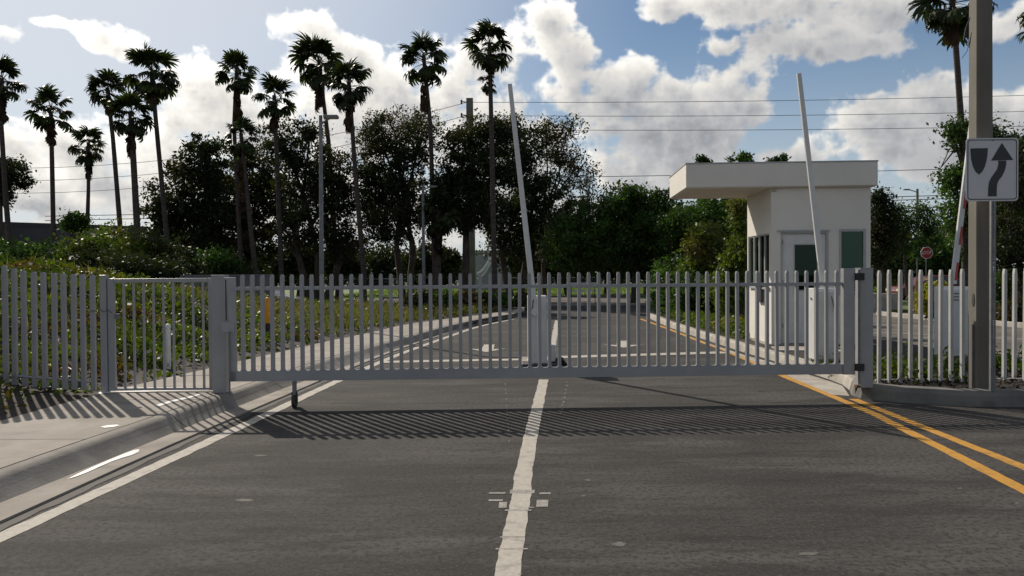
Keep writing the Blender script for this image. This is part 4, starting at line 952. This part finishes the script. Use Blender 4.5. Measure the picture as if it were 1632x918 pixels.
tree('dark oak with thin outer leaves, leftmost of the central tree mass', 322, 52, [(300,325,60,70),(340,280,48,55),(325,240,34,28),(270,350,45,60),(350,360,55,60),(310,400,60,34)], D_, 217, 100, .20, .6, .18, 11, group=TG, stems=2)
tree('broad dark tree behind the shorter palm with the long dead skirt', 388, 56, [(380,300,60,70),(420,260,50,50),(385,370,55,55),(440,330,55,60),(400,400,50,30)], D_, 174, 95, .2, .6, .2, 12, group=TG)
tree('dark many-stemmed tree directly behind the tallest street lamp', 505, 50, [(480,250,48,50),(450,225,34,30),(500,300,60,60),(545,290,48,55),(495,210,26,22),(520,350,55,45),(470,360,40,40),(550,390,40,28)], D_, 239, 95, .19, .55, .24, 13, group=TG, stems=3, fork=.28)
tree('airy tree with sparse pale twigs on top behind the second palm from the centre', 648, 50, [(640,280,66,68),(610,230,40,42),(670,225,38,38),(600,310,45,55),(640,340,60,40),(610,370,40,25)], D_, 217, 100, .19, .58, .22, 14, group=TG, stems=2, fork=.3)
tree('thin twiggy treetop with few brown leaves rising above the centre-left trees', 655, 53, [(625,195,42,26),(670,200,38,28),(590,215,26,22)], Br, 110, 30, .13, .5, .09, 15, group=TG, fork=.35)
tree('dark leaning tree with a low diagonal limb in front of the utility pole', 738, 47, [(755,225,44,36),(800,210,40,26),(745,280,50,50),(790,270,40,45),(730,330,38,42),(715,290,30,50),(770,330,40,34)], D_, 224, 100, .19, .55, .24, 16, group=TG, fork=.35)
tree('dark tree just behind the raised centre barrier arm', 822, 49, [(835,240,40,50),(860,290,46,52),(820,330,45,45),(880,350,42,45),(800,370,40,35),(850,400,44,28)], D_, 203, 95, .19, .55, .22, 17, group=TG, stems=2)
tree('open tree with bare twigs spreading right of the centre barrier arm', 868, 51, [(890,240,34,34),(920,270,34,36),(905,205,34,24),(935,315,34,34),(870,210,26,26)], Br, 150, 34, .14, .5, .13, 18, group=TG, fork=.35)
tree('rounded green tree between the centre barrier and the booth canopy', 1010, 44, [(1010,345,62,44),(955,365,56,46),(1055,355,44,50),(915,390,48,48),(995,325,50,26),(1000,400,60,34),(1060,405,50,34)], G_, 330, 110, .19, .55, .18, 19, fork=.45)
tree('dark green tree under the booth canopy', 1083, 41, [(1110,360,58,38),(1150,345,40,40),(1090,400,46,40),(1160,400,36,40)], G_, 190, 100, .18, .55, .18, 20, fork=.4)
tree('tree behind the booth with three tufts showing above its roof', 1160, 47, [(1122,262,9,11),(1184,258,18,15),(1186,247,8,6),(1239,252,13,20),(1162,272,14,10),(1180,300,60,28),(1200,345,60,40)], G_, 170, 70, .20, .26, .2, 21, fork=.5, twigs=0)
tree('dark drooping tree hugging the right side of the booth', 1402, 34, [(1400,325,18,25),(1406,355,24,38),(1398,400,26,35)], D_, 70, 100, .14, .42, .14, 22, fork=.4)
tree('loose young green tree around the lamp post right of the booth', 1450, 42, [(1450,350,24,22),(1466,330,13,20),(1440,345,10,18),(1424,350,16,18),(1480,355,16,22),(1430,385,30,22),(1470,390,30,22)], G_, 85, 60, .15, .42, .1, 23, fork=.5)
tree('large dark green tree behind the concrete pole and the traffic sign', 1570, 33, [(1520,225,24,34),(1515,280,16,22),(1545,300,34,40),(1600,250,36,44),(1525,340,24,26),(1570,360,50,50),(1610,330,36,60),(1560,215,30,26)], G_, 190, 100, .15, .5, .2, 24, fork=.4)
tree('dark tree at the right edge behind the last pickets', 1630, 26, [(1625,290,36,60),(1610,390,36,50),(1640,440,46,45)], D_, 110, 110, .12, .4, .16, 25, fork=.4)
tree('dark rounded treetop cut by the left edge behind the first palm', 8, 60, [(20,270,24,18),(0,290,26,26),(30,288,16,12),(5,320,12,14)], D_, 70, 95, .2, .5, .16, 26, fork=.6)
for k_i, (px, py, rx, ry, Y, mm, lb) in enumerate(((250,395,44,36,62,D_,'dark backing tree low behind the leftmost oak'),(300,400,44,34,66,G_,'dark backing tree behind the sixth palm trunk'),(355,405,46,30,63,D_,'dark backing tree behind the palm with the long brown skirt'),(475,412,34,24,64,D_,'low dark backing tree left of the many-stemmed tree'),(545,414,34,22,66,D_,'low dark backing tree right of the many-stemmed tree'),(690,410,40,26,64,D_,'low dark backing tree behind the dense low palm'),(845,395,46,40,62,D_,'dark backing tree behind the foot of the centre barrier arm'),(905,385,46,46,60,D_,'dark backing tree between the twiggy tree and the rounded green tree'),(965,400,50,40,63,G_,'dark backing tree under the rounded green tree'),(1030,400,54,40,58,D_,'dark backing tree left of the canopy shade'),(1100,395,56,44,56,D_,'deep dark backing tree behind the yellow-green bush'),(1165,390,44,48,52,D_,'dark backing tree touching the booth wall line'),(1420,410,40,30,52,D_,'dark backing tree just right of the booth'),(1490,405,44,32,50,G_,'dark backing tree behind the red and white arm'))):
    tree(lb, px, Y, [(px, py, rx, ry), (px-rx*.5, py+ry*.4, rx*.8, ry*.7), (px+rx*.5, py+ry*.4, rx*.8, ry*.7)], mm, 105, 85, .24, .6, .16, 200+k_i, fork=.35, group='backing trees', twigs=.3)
# far tree line: each tree its own
for i, (px, py, rx, ry, Y) in enumerate(((560,425,36,16,108),(610,420,40,18,112),(660,428,36,14,110),(455,420,40,20,106),(420,425,32,20,104),(835,425,50,16,110),(890,430,50,14,112),(1425,405,34,28,62),(1475,415,40,24,64),(1515,400,34,34,58),(705,425,36,20,104),(965,425,44,18,108),(510,428,36,14,112),(1388,420,30,24,66))):
    tree('low %s tree in the far row, %s' % (['yellow-green', 'green', 'dull green'][i % 3], ['seen left of the airy tree trunks', 'right of the light gap beside a palm trunk', 'behind the second street lamp', 'left of the tallest street lamp', 'behind the end of the grey screen', 'right of the small pale building', 'behind the chain-link fence near the centre', 'between booth and stop sign', 'behind the stop sign', 'left of the red and white arm', 'behind the dense low palm', 'behind the white barricade', 'behind the many-stemmed dark tree', 'right behind the guard booth wall'][i]), px, Y,
         [(px, py-6, rx, ry*1.15), (px-rx*.5, py+2, rx*.7, ry*.8), (px+rx*.5, py+4, rx*.6, ry*.9), (px, 440, rx*1.2, 14)], M['leaf_far'] if i < 7 or i > 9 else B_, 95, 90, .40 if Y > 90 else .26, 1.0 if Y > 90 else .7, .15, 60+i, fork=.4, group='low far trees', twigs=.2)
# bushes
def bush(label, px, Y, ells, m, nc, per, size, cr, seed, zb_=0., group='bushes', nm='bush'):
    return tree(label, px, Y, ells, m, nc, per, size, cr, .05, seed, limbs=False, zb_=zb_, group=group, kindname=nm, cat='bush')
bush('tall yellow-green bush under the booth canopy', 1130, 29, [(1125,400,36,40),(1115,450,40,40)], B_, 90, 90, .13, .38, 31, .15)
bush('light green bush against the left wall of the booth', 1175, 24, [(1180,345,14,34),(1182,400,18,44),(1165,455,30,40)], B_, 90, 90, .10, .3, 32, .15)
bush('dark shrub at the far end of the island kerb', 1075, 30, [(1075,445,34,36),(1062,475,26,22)], G_, 70, 90, .13, .36, 33, .15)
bush('wide dark shrub behind the island plants', 1120, 27, [(1110,470,50,30),(1150,480,36,28)], G_, 80, 90, .12, .34, 34, .15)
for i, (px, py, rx, ry, Y, mm, lb) in enumerate(((150,400,42,32,36,B_,'yellow-green bush between the third and fourth palms'),(200,400,36,42,38,B_,'bush around the foot of the leaning fourth palm'),(110,414,34,20,37,G_,'dull bush right of the second palm trunk'),(55,410,46,20,40,G_,'grey-green bush in front of the low building'),(10,408,36,20,42,G_,'dark bush at the left edge in front of the low building'),(245,410,36,40,39,D_,'dark bush right of the fifth palm trunk'),(285,420,30,28,41,D_,'small dark bush left of the grey screen'),(175,425,50,26,33,D_,'low dark bush on the crest of the bank'),(235,432,50,20,31,D_,'low shaded bush above the pedestrian gate'),(340,420,40,24,44,G_,'bush behind the grey screen'),(120,353,10,6,52,G_,'small tuft above the low building roof'))):
    bush(lb, px, Y, [(px, py, rx, ry), (px+rx*.4, py+ry*.5, rx*.8, ry*.8), (px-rx*.5, py+ry*.6, rx*.8, ry*.7)], mm, 80, 85, .15, .5, 40+i, 0.)
for i, (px, Y, lb) in enumerate(((700,31,'low dark hedge plant where the path bends'),(735,32.5,'brown-leaved hedge plant beside the bending path'),(765,34,'hedge plant left of the palm foot'),(795,36,'leafy plant around the foot of the last palm'),(825,38,'last low plant left of the barrier cabinet'),(665,30,'first low hedge plant beside the path'))):
    gz = bank_z(Y, P(px, 470, Y).x)
    bush(lb, px, Y, [(px, 483, 20, 9), (px+8, 478, 12, 10)], [G_, Br, D_][i % 3], 40, 70, .13, .28, 80+i, 0., 'hedge plants along the path')
bush('bright yellow flowering shrub behind the right fence', 1487, 27, [(1487,470,13,18),(1480,485,14,14),(1497,480,12,18)], M['fl_yellow'], 50, 90, .10, .24, 90, .1)
bush('brown dry shrub at the right edge beyond the drive', 1615, 25, [(1615,498,26,16),(1600,505,20,12)], Br, 50, 80, .10, .24, 91, .1)
bush('green shrub at the right edge beyond the drive', 1625, 27, [(1610,460,30,34)], G_, 60, 80, .11, .3, 92, .1)

# palms
def fan_mesh(name, seed, m, droop=.5, dead=False):
    r = random.Random(seed); mb = MB(); pet = .92 if not dead else .45; n = 19; R_ = .98 if not dead else .95
    pts = [Vector((pet*t, 0, .12*math.sin(t*2.2))) for t in (0, .5, 1)]      # frond grows along +X, up is +Z
    mb.tube(pts, [.026, .018, .014], 4, cap=False); c = pts[-1]
    for i in range(n):
        a = R(-125 + 250*i/(n-1)) + r.gauss(0, .05); L_ = R_*(1 - .30*(abs(a)/2.2)**2)*r.uniform(.84, 1.08)
        if dead: a *= .30
        dv = Vector((math.cos(a), math.sin(a), 0)); sd = Vector((-math.sin(a), math.cos(a), 0)); dr = droop*r.uniform(.7, 1.3)
        w = [.014, .062, .070, .045, .004]; ts = [.04, .30, .55, .78, 1.0]; vs = []; q = c.copy(); ang = .10*abs(math.sin(a)); pt = 0
        for tt, ww in zip(ts, w):
            dl = (tt-pt)*L_; pt = tt; ang += dr*(tt**2.2)*.75
            q = q + dv*(dl*math.cos(ang)) - Vector((0, 0, dl*math.sin(ang))); f = .4*ww*(1 if i % 2 else -1)
            vs += [tuple(q - sd*ww), tuple(q + sd*ww + Vector((0, 0, f)))]
        mb.add(vs, [(2*k, 2*k+1, 2*k+3, 2*k+2) for k in range(4)])
    return mb.mesh(name, m)
FL = [fan_mesh('frond', s, M['palm_leaf'], dr) for s, dr in ((1, .35), (2, .9), (3, 1.5))]
FD = [fan_mesh('dead_frond', s, M['palm_dead'], .8, True) for s in (4, 5)]
def palm(label, pts, Y, r_px, seed, live=26, dead=14, skirt=.9, extra=None, tr=.16, gz=0., zb_=0.):
    r = random.Random(seed); tp = P(pts[0][0], pts[0][1], Y); bp_ = P(pts[-1][0], pts[-1][1], Y)
    base = Vector((bp_.x + (tp.x-bp_.x)*0 , Y, zb_)); t = thing('palm_tree', label, 'palm tree', tuple(base), 'tall fan palms')
    mids = [P(x, y, Y) for x, y in pts]
    path = [base - Vector((0, 0, .1))] + [m_ for m_ in mids[::-1] if m_.z > zb_+1]; sc_ = r_px/F*Y/1.56*r.uniform(.9, 1.08); lean_ = r.uniform(-.35, .35); thin_ = r.uniform(.72, .95)
    dens = []
    for a, b in zip(path[:-1], path[1:]):
        k = max(2, int((b-a).length/1.2)); dens += [a.lerp(b, i/k) for i in range(k)]
    dens.append(path[-1]); nn = len(dens)
    MB().tube(dens, [tr*(1.25 if i == 0 else 1)*(1.0 - .30*i/nn)*r.uniform(.96, 1.05) for i in range(nn)], 9).build('trunk', M['palm_bark'], t, smooth=True)
    top = dens[-1]
    def put(meshes, nm, az, el, s, pos, roll):
        o = link(nm, r.choice(meshes), t, pos); m4 = Matrix.Rotation(az, 4, 'Z') @ Matrix.Rotation(-el, 4, 'Y') @ Matrix.Rotation(roll, 4, 'X')
        o.rotation_euler = m4.to_euler(); o.scale = (s, s, s)
    live = int(live*thin_); dead = int(dead*r.uniform(.7, 1.1))
    for i in range(live):
        u = (i+.5)/live; az = i*2.39996 + r.gauss(0, .45); el = R(84 - 135*u**.9 + r.gauss(0, 12)) + lean_*math.cos(az)*.5
        put([FL[0], FL[1]] if u < .45 else [FL[1], FL[2]], 'frond', az, el, sc_*r.uniform(.82, 1.1)*(1.0 if u > .2 else .9), top + Vector((0, 0, -.45*u)), r.gauss(0, .4))
    for i in range(dead):
        u = i/max(1, dead); az = i*2.39996 + r.gauss(0, .3)
        put(FD, 'dead_frond', az, R(-74 - 11*r.random()), sc_*r.uniform(.65, 1.0), top + Vector((0, 0, -.2 - skirt*u)), r.gauss(0, .4))
    if extra:
        q = P(extra[0], extra[1], Y)
        for i in range(16): put(FD + [FL[2]], 'dead_frond', i*2.39996, R(r.uniform(-60, 20)), sc_*.5, q + Vector((0, 0, r.uniform(-.3, .3))), r.gauss(0, .4))
    return t
palm('palm cut by the left edge, first from the left', [(3,125),(2,200),(8,300),(16,400)], 48, 40, 1, dead=18, skirt=1.8)
palm('second palm from the left, with bare straight trunk over the low building', [(81,172),(83,260),(86,415)], 50, 36, 2, 26, 16, 1.5)
palm('shortest palm of the left group, third from the left', [(141,228),(141,300),(138,400)], 53, 34, 3, 26, 12, 1.4, tr=.14)
palm('fourth palm from the left, slanting trunk beside two others', [(171,140),(180,220),(197,430)], 49, 36, 4, 32, 8, .7)
palm('palm with a thick trunk and a round dead skirt, fifth from the left', [(209,180),(213,260),(223,440)], 45, 36, 5, 34, 24, 1.6, tr=.2)
palm('tallest palm of the left group, leaning trunk, sixth from the left', [(241,110),(252,230),(272,440)], 48, 42, 6, 34, 12, 1.2)
palm('tall palm with a long brown hanging skirt above the shorter palm', [(377,112),(373,200),(385,440)], 49, 36, 7, 30, 26, 2.6, tr=.15)
palm('short palm with a long dead skirt in front of the dark trees', [(384,212),(393,300),(408,440)], 46, 34, 8, 28, 30, 3.8, tr=.15)
palm('palm left of the tallest street lamp with a spread open crown', [(437,152),(442,270),(449,440)], 48, 37, 9, 26, 14, 1.3)
palm('palm behind the tallest street lamp, left one of a touching pair', [(508,95),(524,230),(538,440)], 52, 44, 10, 32, 16, 2.2)
palm('right one of the touching pair of palms', [(556,130),(566,270),(580,440)], 47, 42, 11, 32, 16, 2.2)
palm('tall palm left of the utility pole with brown fronds below its crown', [(675,90),(686,200),(693,440)], 48, 42, 12, 32, 20, 2.4)
palm('tall palm right of the utility pole with a second small tuft below', [(780,68),(783,200),(789,470)], 42, 41, 13, 28, 6, .8, extra=(778,128), tr=.15)
palm('dense low dark palm beside the thin street lamp', [(699,335),(698,440)], 46, 42, 14, 40, 34, 1.8, tr=.2)
palm('palm left of the concrete pole, its crown cut by the top edge', [(1517,-4),(1526,110),(1539,300)], 33, 54, 15, 30, 10, .8, tr=.15)
palm('palm outside the right edge with frond tips reaching into view', [(1690,30),(1690,440)], 26, 70, 16, 26, 10, .8)
